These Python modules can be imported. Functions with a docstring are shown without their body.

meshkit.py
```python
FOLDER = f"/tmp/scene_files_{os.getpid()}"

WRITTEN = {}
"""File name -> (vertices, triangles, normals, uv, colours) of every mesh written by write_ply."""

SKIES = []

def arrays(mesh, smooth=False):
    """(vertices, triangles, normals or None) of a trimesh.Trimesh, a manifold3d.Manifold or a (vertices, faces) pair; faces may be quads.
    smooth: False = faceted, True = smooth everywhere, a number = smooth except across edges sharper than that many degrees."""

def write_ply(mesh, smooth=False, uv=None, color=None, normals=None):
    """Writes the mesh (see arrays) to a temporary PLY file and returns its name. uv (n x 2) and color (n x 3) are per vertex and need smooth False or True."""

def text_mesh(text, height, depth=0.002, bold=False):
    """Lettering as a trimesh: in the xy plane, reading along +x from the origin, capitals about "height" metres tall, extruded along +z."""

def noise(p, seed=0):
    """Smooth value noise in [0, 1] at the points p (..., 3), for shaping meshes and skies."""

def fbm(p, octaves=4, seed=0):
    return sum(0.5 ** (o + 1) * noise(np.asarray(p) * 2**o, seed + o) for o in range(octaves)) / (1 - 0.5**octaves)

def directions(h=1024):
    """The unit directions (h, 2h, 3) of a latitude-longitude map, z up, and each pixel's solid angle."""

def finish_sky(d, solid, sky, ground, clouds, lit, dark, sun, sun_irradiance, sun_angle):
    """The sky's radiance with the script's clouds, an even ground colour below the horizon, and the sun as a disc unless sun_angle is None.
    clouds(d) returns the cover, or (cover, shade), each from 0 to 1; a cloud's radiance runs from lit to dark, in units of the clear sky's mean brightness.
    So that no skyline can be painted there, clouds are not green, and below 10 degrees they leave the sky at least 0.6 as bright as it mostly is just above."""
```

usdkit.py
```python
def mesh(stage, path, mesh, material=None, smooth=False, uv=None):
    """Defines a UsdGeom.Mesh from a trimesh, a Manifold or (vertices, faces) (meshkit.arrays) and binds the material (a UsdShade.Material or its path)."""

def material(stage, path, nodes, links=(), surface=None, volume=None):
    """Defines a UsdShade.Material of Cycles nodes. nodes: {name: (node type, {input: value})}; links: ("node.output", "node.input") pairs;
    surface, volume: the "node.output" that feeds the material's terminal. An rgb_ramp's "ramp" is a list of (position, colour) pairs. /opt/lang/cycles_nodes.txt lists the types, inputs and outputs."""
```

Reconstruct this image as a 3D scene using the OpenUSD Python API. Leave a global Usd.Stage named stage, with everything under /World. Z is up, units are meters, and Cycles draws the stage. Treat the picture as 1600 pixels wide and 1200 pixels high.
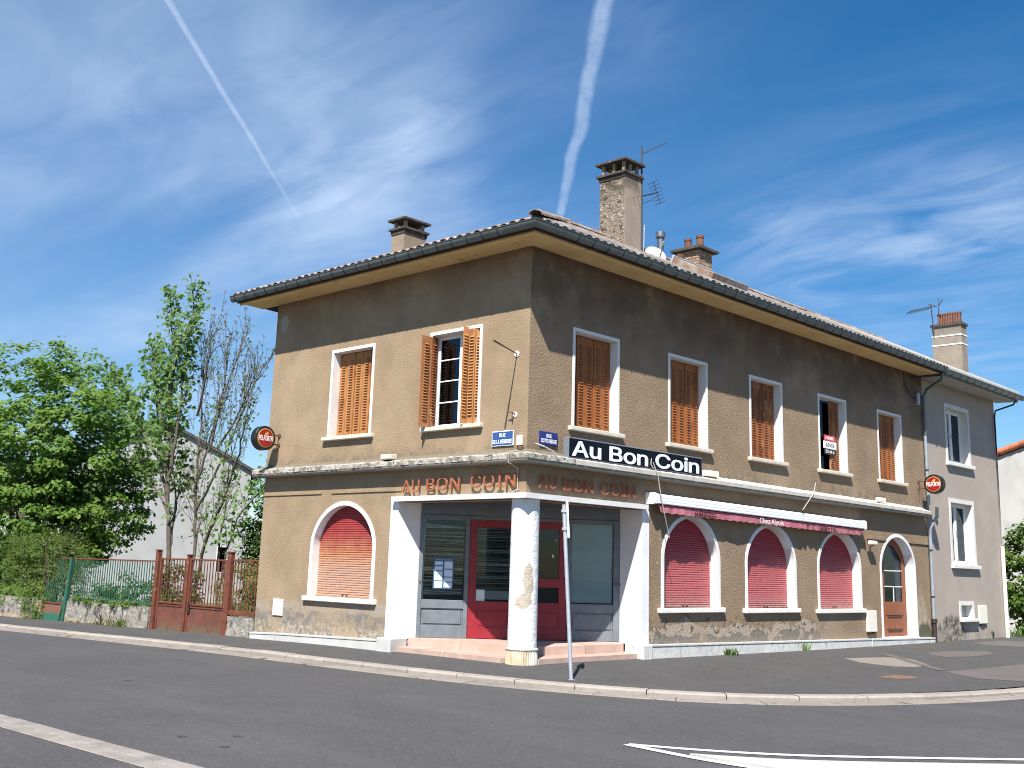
import math, numpy as np, trimesh, usdkit, meshkit
from pxr import Usd, UsdGeom, UsdLux, UsdShade, Gf, Sdf, Vt
from shapely.geometry import Polygon, LineString, box as sbox
from shapely import affinity
from shapely.ops import unary_union

stage = Usd.Stage.CreateInMemory()
UsdGeom.SetStageUpAxis(stage, UsdGeom.Tokens.z)
UsdGeom.SetStageMetersPerUnit(stage, 1.0)
world = UsdGeom.Xform.Define(stage, '/World')
stage.SetDefaultPrim(world.GetPrim())
UsdGeom.Scope.Define(stage, '/World/Looks')

# ------------------------------------------------------------------ camera, sky, sun, exposure
YAW, PITCH, ROLL, FPX = -0.6996917, 0.1850666, 0.0299747, 1543.266
CAM = np.array([10.72256, -13.1919, 1.6])
EXPOSURE = 1.0
SUN = np.array([0.35, -0.685, 1.0]); SUN /= np.linalg.norm(SUN)
SUN_INT = 1.25
SKY_STRENGTH = 0.05

fw = np.array([math.sin(YAW)*math.cos(PITCH), math.cos(YAW)*math.cos(PITCH), math.sin(PITCH)])
rt = np.array([math.cos(YAW), -math.sin(YAW), 0.0]); up = np.cross(rt, fw)
cr, sr = math.cos(ROLL), math.sin(ROLL)
rt, up = cr*rt + sr*up, -sr*rt + cr*up
cam = UsdGeom.Camera.Define(stage, '/World/camera')
m4 = np.eye(4); m4[0, :3] = rt; m4[1, :3] = up; m4[2, :3] = -fw; m4[3, :3] = CAM
cam.AddTransformOp().Set(Gf.Matrix4d(*m4.ravel().tolist()))
cam.CreateHorizontalApertureAttr(36.0); cam.CreateVerticalApertureAttr(27.0)
cam.CreateFocalLengthAttr(36.0*FPX/1600.0)
cam.CreateClippingRangeAttr(Gf.Vec2f(0.1, 5000))
cam.CreateExposureAttr(EXPOSURE)

elev = math.asin(SUN[2]); rot = math.atan2(SUN[0], SUN[1])
sunl = UsdLux.DistantLight.Define(stage, '/World/sun')
sunl.CreateIntensityAttr(SUN_INT); sunl.CreateAngleAttr(0.53); sunl.CreateNormalizeAttr(True)
sunl.CreateColorAttr(Gf.Vec3f(1.0, 0.95, 0.87))
zax = SUN; xax = np.cross([0, 0, 1.0], zax); xax /= np.linalg.norm(xax); yax = np.cross(zax, xax)
s4 = np.eye(4); s4[0, :3] = xax; s4[1, :3] = yax; s4[2, :3] = zax
UsdGeom.Xformable(sunl).AddTransformOp().Set(Gf.Matrix4d(*s4.ravel().tolist()))

def pix_dir(x, y):          # direction of the sky seen at a place in the photograph (used to lay out clouds on the sky dome)
    v = fw + rt*(x-800)/FPX + up*(600-y)/FPX
    return v/np.linalg.norm(v)

class Nodes:
    """collects Cycles nodes for usdkit.material"""
    def __init__(s): s.n = {}; s.l = []; s.c = 0
    def add(s, kind, inputs=None, **links):
        s.c += 1; nm = f'{kind}_{s.c}'
        s.n[nm] = (kind, inputs or {})
        for k, v in links.items(): s.l.append((v, f'{nm}.{k}'))
        return nm
    def math(s, op, a, b=None, c=None, clamp=False):
        inp = {'math_type': op}; lk = {}
        if clamp: inp['use_clamp'] = True
        for k, v in (('value1', a), ('value2', b), ('value3', c)):
            if v is None: continue
            if isinstance(v, str): lk[k] = v
            else: inp[k] = float(v)
        return s.add('math', inp, **lk) + '.value'
    def maprange(s, val, a, b, c=0.0, d=1.0, smooth=True):
        return s.add('map_range', {'range_type': 'smoothstep' if smooth else 'linear', 'from_min': a, 'from_max': b, 'to_min': c, 'to_max': d, 'clamp': True}, value=val) + '.result'
    def vmath(s, op, a, b=None, scale=None):
        inp = {'math_type': op}; lk = {}
        for k, v in (('vector1', a), ('vector2', b)):
            if v is None: continue
            if isinstance(v, str): lk[k] = v
            else: inp[k] = tuple(float(q) for q in v)
        if scale is not None: inp['scale'] = float(scale)
        return s.add('vector_math', inp, **lk)
    def noise(s, vec, scale, detail=3, rough=0.55, dist=0.0):
        return s.add('noise_texture', {'scale': scale, 'detail': detail, 'roughness': rough, 'distortion': dist}, vector=vec) + '.fac'
    def mix(s, fac, a, b, blend='mix'):
        inp = {'blend_type': blend}; lk = {}
        for k, v in (('fac', fac), ('a', a), ('b', b)):
            if isinstance(v, str): lk[k] = v
            elif k == 'fac': inp[k] = float(v)
            else: inp[k] = tuple(float(q) for q in v)
        return s.add('mix_color', inp, **lk) + '.result'

def sky_material():
    N = Nodes()
    tc = N.add('texture_coordinate'); d = tc + '.generated'
    sky = N.add('sky_texture', {'sky_type': 'single_scattering', 'sun_disc': False, 'sun_elevation': elev, 'sun_rotation': rot,
                                'altitude': 300.0, 'air_density': 1.0, 'aerosol_density': 0.55, 'ozone_density': 2.2}) + '.color'
    hs = N.add('hsv', {'hue': 0.5, 'saturation': 1.42, 'value': 1.42, 'fac': 1.0}, color=sky) + '.color'
    sx = N.add('separate_xyz', {}, vector=d)
    zc = N.math('maximum', sx + '.z', 0.02)
    inv = N.math('divide', 1.0, N.math('add', zc, 0.12))
    proj = N.add('combine_xyz', {'z': 0.0}, x=N.math('multiply', sx + '.x', inv), y=N.math('multiply', sx + '.y', inv)) + '.vector'
    # soft cirrus, stretched along one wind direction
    rotv = N.add('mapping', {'mapping_type': 'point', 'rotation': (0, 0, 0.45), 'scale': (0.7, 1.5, 1.0)}, vector=proj) + '.vector'
    big = N.noise(rotv, 1.3, 4, 0.5, 0.5)
    fine = N.noise(rotv, 3.4, 6, 0.55, 0.8)
    cir = N.maprange(N.math('add', N.math('multiply', big, 0.6), N.math('multiply', fine, 0.4)), 0.40, 0.72)
    def lobe(px, sharp):
        v = pix_dir(*px)
        dt = N.vmath('dot_product', d, v) + '.value'
        return N.math('power', N.math('maximum', dt, 0.0), sharp)
    cover = N.math('add', N.math('multiply', lobe((280, 300), 26), 0.34), N.math('multiply', lobe((1400, 400), 110), 0.45))
    cover = N.math('add', cover, N.math('multiply', lobe((650, 250), 60), 0.20))
    cover = N.math('add', cover, 0.03, clamp=True)
    haze = N.math('multiply', N.maprange(big, 0.10, 0.80, 0.35, 1.0), N.math('multiply', lobe((60, 420), 6), 0.34))
    mask = N.math('add', N.math('multiply', cir, cover), haze, clamp=True)
    for (px, py, sh, amp) in ((630, 215, 2200, .48), (455, 295, 900, .34), (215, 95, 2600, .22), (445, 100, 1800, .22), (700, 185, 1100, .22), (560, 290, 1000, .22), (700, 300, 900, .16), (1230, 395, 600, .38), (1420, 365, 700, .40), (1570, 335, 900, .45), (1500, 560, 500, .25), (1000, 20, 1200, .15)):
        f2 = N.maprange(N.noise(rotv, 4.2, 6, 0.56, 1.2), 0.30, 0.70)
        mask = N.math('add', mask, N.math('multiply', N.math('multiply', lobe((px, py), sh), amp), f2), clamp=True)
    # contrails: great circles on the dome
    def trail(pa, pb, w0, w1, amp, fade, wob):
        a, b = pix_dir(*pa), pix_dir(*pb)
        n = np.cross(a, b); n /= np.linalg.norm(n)
        e = np.cross(n, a)
        t = N.vmath('dot_product', d, e) + '.value'
        tb = float(b @ e)
        wv = N.math('multiply', N.math('subtract', N.noise(d, 22.0, 3, 0.5), 0.5), wob)
        dist = N.math('absolute', N.math('add', N.vmath('dot_product', d, n) + '.value', wv))
        wid = N.add('map_range', {'range_type': 'linear', 'from_min': 0.0, 'from_max': tb, 'to_min': w0, 'to_max': w1, 'clamp': True}, value=t) + '.result'
        core = N.math('subtract', 1.0, N.math('divide', dist, wid), clamp=True)
        core = N.maprange(core, 0.0, 0.75)
        br = N.maprange(N.noise(d, 60.0, 4, 0.6), 0.25, 0.6, 0.55, 1.0)
        lng = N.math('multiply', N.maprange(t, tb, tb*(1-fade)), N.maprange(t, -0.25, -0.10))
        return N.math('multiply', N.math('multiply', core, br), N.math('multiply', lng, amp))
    mask = N.math('add', mask, trail((262, 0), (512, 415), 0.0042, 0.0018, 0.30, 0.62, 0.003), clamp=True)
    mask = N.math('add', mask, trail((945, 0), (873, 350), 0.0120, 0.0055, 0.42, 0.06, 0.012), clamp=True)
    col = N.mix(mask, hs, (6.0, 7.6, 10.2))
    bg = N.add('background_shader', {'strength': SKY_STRENGTH}, color=col)
    return usdkit.material(stage, '/World/Looks/sky', N.n, N.l, surface=bg + '.background')

dome = UsdLux.DomeLight.Define(stage, '/World/sky')
dome.CreateIntensityAttr(1.0)
UsdShade.MaterialBindingAPI.Apply(dome.GetPrim()).Bind(sky_material())
dome.GetPrim().SetCustomDataByKey('kind', 'structure')
dome.GetPrim().SetCustomDataByKey('label', 'blue sky with wispy white cirrus and two contrails')
dome.GetPrim().SetCustomDataByKey('category', 'sky')

# ------------------------------------------------------------------ frames of the two street walls
TH = 1.4488511
DR = np.array([math.cos(TH), math.sin(TH), 0.0]); NR = np.array([math.sin(TH), -math.cos(TH), 0.0])
def frame(o, ax, ay, az=(0, 0, 1)):
    M = np.eye(4); M[:3, 0] = ax; M[:3, 1] = ay; M[:3, 2] = az; M[:3, 3] = o; return M
FL = frame((0, 0, 0), (-1, 0, 0), (0, -1, 0))            # left street wall: u runs to the left, o outwards
FR = frame((0, 0, 0), DR, NR)                            # right street wall: u runs to the right
SA = np.array([-3.01, 0.50, 0]); SD = np.array([0.68781504, 0.72588599, 0]); SN = np.array([0.72588599, -0.68781504, 0])
FS = frame(SA, SD, SN)                                   # the shop front set across the corner
FW = np.eye(4)
def pt(F, u, o, z): return (F @ np.array([u, o, z, 1.0]))[:3]
def corner(o, z): return np.array([0.8848*o, -o, z])

# ------------------------------------------------------------------ mesh helpers
def raw(v, f): return trimesh.Trimesh(np.asarray(v, float), np.asarray(f, int), process=False)
def cat(*ms):
    ms = [m for k in ms for m in (k if isinstance(k, (list, tuple)) else [k])]
    return trimesh.util.concatenate(ms) if len(ms) > 1 else ms[0]
_t = []
for sx in (-1, 1):
    for sy in (-1, 1):
        for sz in (-1, 1):
            for k in range(3): _t.append((sx, sy, sz, k))
_t = np.array(_t)
_h = np.array([[s[a]*(1.0 if a == s[3] else .8) for a in range(3)] for s in _t])
_hull = trimesh.convex.convex_hull(_h)
from scipy.spatial import cKDTree
_map = cKDTree(_h).query(_hull.vertices)[1]
_cf = _map[_hull.faces]
def cbox(u0, u1, o0, o1, z0, z1, b=0.005, F=None):
    lo = np.minimum([u0, o0, z0], [u1, o1, z1]); hi = np.maximum([u0, o0, z0], [u1, o1, z1])
    h = (hi-lo)/2; c = (hi+lo)/2; b = min(b, h.min()*0.45)
    if b <= 0:
        m = trimesh.creation.box(hi-lo); m.apply_translation(c)
    else:
        v = np.array([[s[a]*(h[a] if a == s[3] else h[a]-b) for a in range(3)] for s in _t]) + c
        m = raw(v, _cf)
    if F is not None: m.apply_transform(F)
    return m
def prism(poly, o0, o1, F=None):
    """polygon in (u, z) pushed from depth o0 to o1"""
    P = np.array([[1, 0, 0, 0], [0, 0, 1, o0], [0, 1, 0, 0], [0, 0, 0, 1.0]])
    ms = []
    for g in getattr(poly, 'geoms', [poly]):
        if g.is_empty or g.area < 1e-7: continue
        m = trimesh.creation.extrude_polygon(g, o1-o0, engine='earcut'); m.apply_transform(P); ms.append(m)
    m = cat(ms)
    if F is not None: m.apply_transform(F)
    return m
def slab(poly, z0, z1):
    ms = []
    for g in getattr(poly, 'geoms', [poly]):
        m = trimesh.creation.extrude_polygon(g, z1-z0, engine='earcut'); m.apply_translation((0, 0, z0)); ms.append(m)
    return cat(ms)
def tube(pts, r, n=8, caps=True):
    pts = np.asarray(pts, float); r = np.broadcast_to(np.asarray(r, float), (len(pts),))
    t = np.gradient(pts, axis=0); t /= np.linalg.norm(t, axis=1, keepdims=True) + 1e-12
    ref = np.array([0, 0, 1.0]) if abs(t[0][2]) < .9 else np.array([1.0, 0, 0])
    vs = []
    for i in range(len(pts)):
        a = np.cross(t[i], ref); a /= np.linalg.norm(a) + 1e-12; b = np.cross(t[i], a)
        ang = np.arange(n)/n*2*math.pi
        vs.append(pts[i] + r[i]*(np.cos(ang)[:, None]*a + np.sin(ang)[:, None]*b))
    v = np.vstack(vs); f = []
    for i in range(len(pts)-1):
        for k in range(n):
            k2 = (k+1) % n
            f += [(i*n+k, i*n+k2, (i+1)*n+k2), (i*n+k, (i+1)*n+k2, (i+1)*n+k)]
    if caps:
        c0 = len(v); v = np.vstack([v, pts[0], pts[-1]]); L = (len(pts)-1)*n
        for k in range(n):
            k2 = (k+1) % n
            f += [(c0, k2, k), (c0+1, L+k, L+k2)]
    m = raw(v, f)
    if m.volume < 0: m.invert()
    return m
def lathe(profile, n=32, c=(0, 0, 0)):
    m = trimesh.creation.revolve(np.asarray(profile, float), sections=n); m.apply_translation(c); return m
def sweep(profile, stations):
    """closed profile ((o, z) list) placed by each station function(o, z) -> point"""
    k = len(profile); v = np.array([st(o, z) for st in stations for (o, z) in profile]); f = []
    for i in range(len(stations)-1):
        for j in range(k):
            j2 = (j+1) % k
            f += [(i*k+j, i*k+j2, (i+1)*k+j2), (i*k+j, (i+1)*k+j2, (i+1)*k+j)]
    from shapely.geometry import Polygon as Pg
    tv, tf = trimesh.creation.triangulate_polygon(Pg(profile), engine='earcut')
    idx = cKDTree(np.array(profile)).query(tv)[1]
    L = (len(stations)-1)*k
    for t in tf:
        a, b, c = idx[t]; f += [(a, b, c), (L+a, L+c, L+b)]
    m = raw(v, f); m.merge_vertices(); trimesh.repair.fix_normals(m)
    return m
def stL(u): return lambda o, z: np.array([-u, -o, z])
def stR(u, dz=0.0): return lambda o, z: DR*u + NR*o + np.array([0, 0, z+dz])
def stC(): return lambda o, z: corner(o, z)
def arch(u0, u1, z0, zs, rise, n=2.0, k=28, inset=0.0):
    a = (u1-u0)/2 - inset; c = (u0+u1)/2; b = rise - inset
    t = np.linspace(0, math.pi, k)
    x = c + a*np.sign(np.cos(t))*np.abs(np.cos(t))**(2/n); z = zs + b*np.sin(t)**(2/n)
    return Polygon([(c+a, z0)] + list(zip(x, z)) + [(c-a, z0)])

# ------------------------------------------------------------------ prim helpers
class Ref:
    def __init__(s, path, org): s.path = path; s.org = np.asarray(org, float)
_used = set()
def unique(base):
    k = 0; p = base
    while p in _used: k += 1; p = f'{base}_{k:03d}'
    _used.add(p); return p
def tag(prim, label=None, cat_=None, group=None, kind=None):
    for k, v in (('label', label), ('category', cat_), ('group', group), ('kind', kind)):
        if v: prim.SetCustomDataByKey(k, v)
def thing(name, label, cat_, loc=(0, 0, 0), group=None, kind=None):
    p = unique('/World/' + name); x = UsdGeom.Xform.Define(stage, p)
    x.AddTranslateOp().Set(Gf.Vec3d(*map(float, loc)))
    tag(x.GetPrim(), label, cat_, group, kind)
    return Ref(p, loc)
def part(parent, name, mesh, mat, smooth=False, label=None, kind=None):
    p = unique(parent.path + '/' + name)
    m = mesh.copy(); m.apply_translation(-parent.org)
    g = usdkit.mesh(stage, p, m, MATS[mat], smooth=smooth)
    tag(g.GetPrim(), label, None, None, kind)
    return Ref(p, parent.org)
def whole(name, mesh, mat, label, cat_, loc=None, group=None, kind=None, smooth=False):
    """a thing that is one mesh"""
    p = unique('/World/' + name)
    if loc is None:
        b = mesh.bounds; loc = np.array([(b[0][0]+b[1][0])/2, (b[0][1]+b[1][1])/2, b[0][2]])
    m = mesh.copy(); m.apply_translation(-np.asarray(loc, float))
    g = usdkit.mesh(stage, p, m, MATS[mat], smooth=smooth)
    g.AddTranslateOp().Set(Gf.Vec3d(*map(float, loc)))
    tag(g.GetPrim(), label, cat_, group, kind)
    return Ref(p, loc)

# ------------------------------------------------------------------ materials
MATS = {}
def mat(name, c1, c2=None, scale=4.0, rough=0.85, bumps=(), layers=(), spec=0.3, metal=0.0, stretch=(1, 1, 1), detail=5, contrast=(0.3, 0.7), rnd=0.0, transl=None):
    """c1..c2 by noise over world position; layers: (masks, colour); masks: list of tuples, multiplied"""
    N = Nodes()
    P = N.add('geometry') + '.position'
    V = P if stretch == (1, 1, 1) else N.vmath('multiply', P, stretch) + '.vector'
    if c2 is not None:
        col = N.mix(N.maprange(N.noise(V, scale, detail, 0.6), *contrast), c1, c2)
    else:
        col = N.mix(0.0, c1, c1)
    sep = None
    def mask(m):
        nonlocal sep
        k = m[0]
        if k == 'noise':
            st = m[4] if len(m) > 4 else None
            vv = N.vmath('multiply', P, st) + '.vector' if st else P
            return N.maprange(N.noise(vv, m[1], 6, 0.62), m[2], m[3])
        if sep is None: sep = N.add('separate_xyz', {}, vector=P)
        if k in ('x', 'y', 'z'):    # axis, from, to, noise scale, noise amplitude
            val = f'{sep}.{k}'
            if len(m) > 3 and m[4]:
                val = N.math('add', val, N.math('multiply', N.math('subtract', N.noise(P, m[3], 6, 0.6), 0.5), m[4]))
            return N.maprange(val, m[1], m[2]) if m[2] > m[1] else N.math('subtract', 1.0, N.maprange(val, m[2], m[1]))
        if k == 'blob':             # centre, radii, noise scale, noise amplitude, edge
            q = N.vmath('divide', N.vmath('subtract', P, m[1]) + '.vector', m[2]) + '.vector'
            ln = N.vmath('length', q) + '.value'
            val = N.math('add', ln, N.math('multiply', N.math('subtract', N.noise(P, m[3], 5, 0.6), 0.5), m[4]))
            return N.math('subtract', 1.0, N.maprange(val, 1.0-m[5], 1.0+m[5]))
        if k == 'const': return N.math('add', m[1], 0.0)
    for masks, c in layers:
        mm = mask(masks[0])
        for q in masks[1:]: mm = N.math('multiply', mm, mask(q))
        col = N.mix(mm, col, c)
    if rnd:
        ri = N.add('geometry') + '.random_per_island'
        oi = N.add('object_info') + '.random'
        r = N.math('fract' if False else 'fraction', N.math('add', ri, oi))
        col = N.mix(1.0, col, N.add('combine_color', {'color_type': 'rgb'},
                    r=N.math('multiply_add', r, rnd*2, 1-rnd), g=N.math('multiply_add', r, rnd*2, 1-rnd), b=N.math('multiply_add', r, rnd*2, 1-rnd)) + '.color', 'multiply')
    inp = {'roughness': rough, 'specular_ior_level': spec, 'metallic': metal}
    lk = {'base_color': col}
    nrm = None
    for b in bumps:                 # (scale, distance, strength[, kind, stretch])
        vv = N.vmath('multiply', P, b[4]) + '.vector' if len(b) > 4 else P
        if len(b) > 3 and b[3] == 'voronoi':
            h = N.add('voronoi_texture', {'scale': b[0], 'dimensions': '3D', 'feature': 'f1', 'metric': 'euclidean'}, vector=vv) + '.distance'
        else:
            h = N.noise(vv, b[0], 4, 0.6)
        i2 = {'height': h}
        if nrm: i2['normal'] = nrm
        nrm = N.add('bump', {'distance': b[1], 'strength': b[2]}, **i2) + '.normal'
    if nrm: lk['normal'] = nrm
    bs = N.add('principled_bsdf', inp, **lk) + '.BSDF'
    if transl:
        tr = N.add('translucent_bsdf', {}, color=N.mix(1.0, col, transl, 'multiply')) + '.BSDF'
        bs = N.add('mix_closure', {'fac': 0.38}, closure1=bs, closure2=tr) + '.closure'
    MATS[name] = usdkit.material(stage, '/World/Looks/' + name, N.n, N.l, surface=bs)

STUC1, STUC2 = (.315, .232, .150), (.255, .185, .118)
STUCB = ((34, .028, .50), (90, .014, .5))
mat('stucco_left', STUC1, STUC2, 1.3, .93, STUCB, [
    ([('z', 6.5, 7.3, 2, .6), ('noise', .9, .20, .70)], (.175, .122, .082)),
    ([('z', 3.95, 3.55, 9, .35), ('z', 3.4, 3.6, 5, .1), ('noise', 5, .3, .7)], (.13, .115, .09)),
    ([('z', .86, .78, 2.2, .55), ('noise', 3.0, .38, .48)], (.30, .255, .205)),
    ([('z', .66, .60, 2.4, .5), ('noise', 6, .35, .6)], (.175, .155, .135)),
    ([('z', .46, .36, 7, .3), ('noise', 11, .48, .60)], (.38, .33, .27)),
    ([('blob', (-7.0, 0, .15), (.40, .3, .16), 6, 1.2, .35), ('noise', 8, .35, .65)], (.20, .18, .10)),
    ([('blob', (-7.1, 0, 6.85), (.14, .3, .2), 8, .8, .2)], (.33, .31, .27)),
    ([('noise', 1.6, .54, .85, (2.4, 2.4, .30))], (.225, .165, .105)), ([('noise', .55, .50, .68)], (.335, .250, .168)),
    ([('noise', 14, .70, .74)], (.18, .14, .10))])
mat('stucco_right', (.285, .207, .138), (.235, .167, .110), 1.3, .93, ((30, .036, .62), (90, .014, .5)), [
    ([('z', 5.6, 7.0, 2, 1.0), ('noise', .9, .10, .62)], (.108, .076, .057)),  # soot towards the eave, deepened to paint in the eave shade
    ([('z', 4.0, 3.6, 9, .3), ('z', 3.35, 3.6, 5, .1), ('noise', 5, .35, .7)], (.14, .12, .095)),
    ([('z', .60, .585, 1.5, .85), ('y', 3.0, 3.3, 3, .2), ('y', 10.2, 9.2, 3, 1.0)], (.36, .30, .235)),
    ([('z', .44, .42, 1.9, .62), ('y', 3.0, 3.5, 3, .2), ('y', 10.2, 9.2, 3, 1.0), ('noise', 4, .36, .46)], (.19, .165, .14)),
    ([('z', .75, .72, 1.5, .8), ('z', .40, .43, 1.5, .8), ('y', 3.0, 3.5, 3, .2), ('y', 10.2, 9.2, 3, 1.0), ('noise', 10, .56, .60)], (.11, .09, .07)),
    ([('blob', (.42, 3.45, 1.75), (.5, .42, .95), 3, .4, .3), ('noise', 15, .64, .67)], (.56, .51, .43)),
    ([('blob', (.74, 6.07, 1.75), (.5, .40, .8), 3, .4, .3), ('noise', 15, .66, .69)], (.56, .51, .43)),
    ([('blob', (.385, 3.21, 1.12), (.2, .09, .24), 9, 1.0, .2)], (.50, .47, .41)),
    ([('blob', (1.83, 14.75, .55), (.5, .28, .75), 3, 1.1, .4), ('noise', 5, .3, .6)], (.37, .31, .23)),
    ([('z', .65, .35, 3, .7), ('y', 14.4, 14.7, 3, .4)], (.42, .36, .28)),
    ([('noise', 1.6, .54, .85, (2.4, 2.4, .30))], (.205, .148, .098)), ([('noise', .55, .52, .70)], (.300, .225, .155)),
    ([('blob', (1.85, 14.9, .2), (.4, .45, .3), 7, 1.0, .25)], (.10, .095, .06))])
mat('white_trim', (.72, .72, .715), (.65, .65, .645), 3, .6, ((45, .004, .4),), [([('noise', 16, .69, .74)], (.45, .42, .38))])
mat('white_jamb', (.72, .72, .725), (.66, .66, .67), 2, .7, ((16, .01, .3),), [([('z', .60, .48, 8, .3), ('noise', 9, .56, .66)], (.62, .59, .55)), ([('z', .50, .42, 8, .25), ('noise', 14, .66, .70)], (.14, .125, .11))])
mat('white_column', (.72, .72, .715), (.66, .66, .66), 3, .75, ((7, .045, .45), (24, .025, .5)), [
    ([('blob', (.024, .108, 1.38), (.085, .095, .34), 6.5, 1.25, .05)], (.40, .35, .285)),
    ([('blob', (-.035, .055, 1.06), (.13, .13, .12), 10, 1.3, .06)], (.40, .35, .285)),
    ([('noise', 20, .70, .73)], (.50, .47, .42))])
mat('column_base', (.60, .53, .40), (.42, .33, .20), 4, .8, ((30, .01, .5),), [([('noise', 3, .45, .6)], (.62, .59, .51))], stretch=(3, 3, .6))
mat('sill_cream', (.62, .56, .46), (.52, .47, .40), 5, .8, ((40, .006, .5),), [([('noise', 9, .58, .7)], (.30, .27, .22))])
mat('sill_white', (.76, .74, .71), (.68, .66, .62), 6, .7, ((40, .005, .5),), [([('noise', 12, .64, .72)], (.40, .37, .33))])
mat('ledge_old', (.50, .475, .43), (.38, .355, .315), 4, .9, ((12, .05, .7), (45, .02, .6)), [([('noise', 7, .47, .58)], (.24, .21, .17)), ([('noise', 13, .57, .64)], (.09, .08, .06)), ([('z', 3.56, 3.60, 9, .05)], (.16, .14, .105))])
mat('ledge_clean', (.58, .545, .49), (.49, .455, .405), 3, .85, ((30, .01, .5),), [([('noise', 11, .64, .70)], (.36, .31, .25))])
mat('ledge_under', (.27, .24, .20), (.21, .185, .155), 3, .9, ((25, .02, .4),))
mat('plinth', (.60, .60, .57), (.48, .48, .46), 3, .85, ((22, .015, .5),), [([('noise', 7, .56, .66, (3, 3, .6))], (.33, .33, .31)), ([('noise', 24, .64, .68, (1, 1, .5))], (.16, .155, .15))])
mat('plinth_white', (.50, .50, .48), (.42, .42, .40), 3, .8, ((22, .012, .5),), [([('noise', 9, .60, .68, (3, 3, .8))], (.44, .43, .38))])
mat('soffit_wood', (.80, .575, .28), (.68, .48, .225), 3, .8, ((30, .006, .4),), [([('noise', 4, .62, .72, (1, 1, 4))], (.30, .21, .12))], stretch=(.5, .5, 5))
mat('soffit_grey', (.46, .43, .38), (.38, .36, .32), 3, .85, (), [([('noise', 5, .58, .7)], (.27, .25, .22))])
mat('gutter_zinc', (.120, .140, .140), (.090, .105, .106), 5, .42, ((20, .004, .3),), spec=.5, metal=.35)
mat('gutter_strap', (.030, .036, .040), None, rough=.5, metal=.3)
mat('zinc_light', (.36, .40, .44), (.28, .32, .36), 5, .45, spec=.5, metal=.4)
mat('cast_iron', (.050, .034, .026), (.030, .022, .018), 9, .7, ((40, .005, .5),))
mat('roof_tile', (.34, .225, .18), (.22, .15, .125), 6, .92, ((50, .006, .5),), [([('noise', 4.0, .50, .64)], (.42, .38, .34)), ([('noise', 9, .60, .67)], (.10, .09, .075))], rnd=.22)
mat('roof_tile_grey', (.145, .125, .11), (.10, .086, .076), 6, .92, ((50, .006, .5),), [([('noise', 3.2, .44, .62)], (.19, .18, .17)), ([('noise', 9, .60, .67)], (.10, .09, .075))], rnd=.22)
mat('roof_under', (.09, .065, .055), (.06, .045, .04), 4, .95)
mat('cement_grey', (.42, .41, .39), (.34, .33, .31), 5, .9, ((30, .01, .4),))
mat('hip_tile', (.27, .15, .10), (.20, .125, .09), 6, .9, ((40, .006, .5),), [([('noise', 3, .42, .58)], (.29, .26, .23))], rnd=.2)
mat('shutter', (.40, .188, .066), (.33, .145, .050), 2.2, .55, ((60, .003, .4),), [
    ([('noise', 3.5, .56, .68, (1, 1, .35))], (.22, .075, .026)), ([('noise', 20, .66, .70)], (.55, .33, .16))], spec=.4)
mat('shutter_right', (.32, .112, .032), (.26, .088, .026), 2.2, .55, ((60, .003, .4),), [([('noise', 3.5, .56, .68, (1, 1, .35))], (.19, .062, .022)), ([('noise', 20, .66, .70)], (.50, .30, .14))], spec=.4)  # darker copy of shutter, right-wall eave shade painted into its colour
mat('shutter_brown', (.34, .150, .060), (.27, .115, .048), 3, .6, ((60, .003, .4),), [([('noise', 22, .62, .70)], (.48, .30, .18))], spec=.4)
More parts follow.
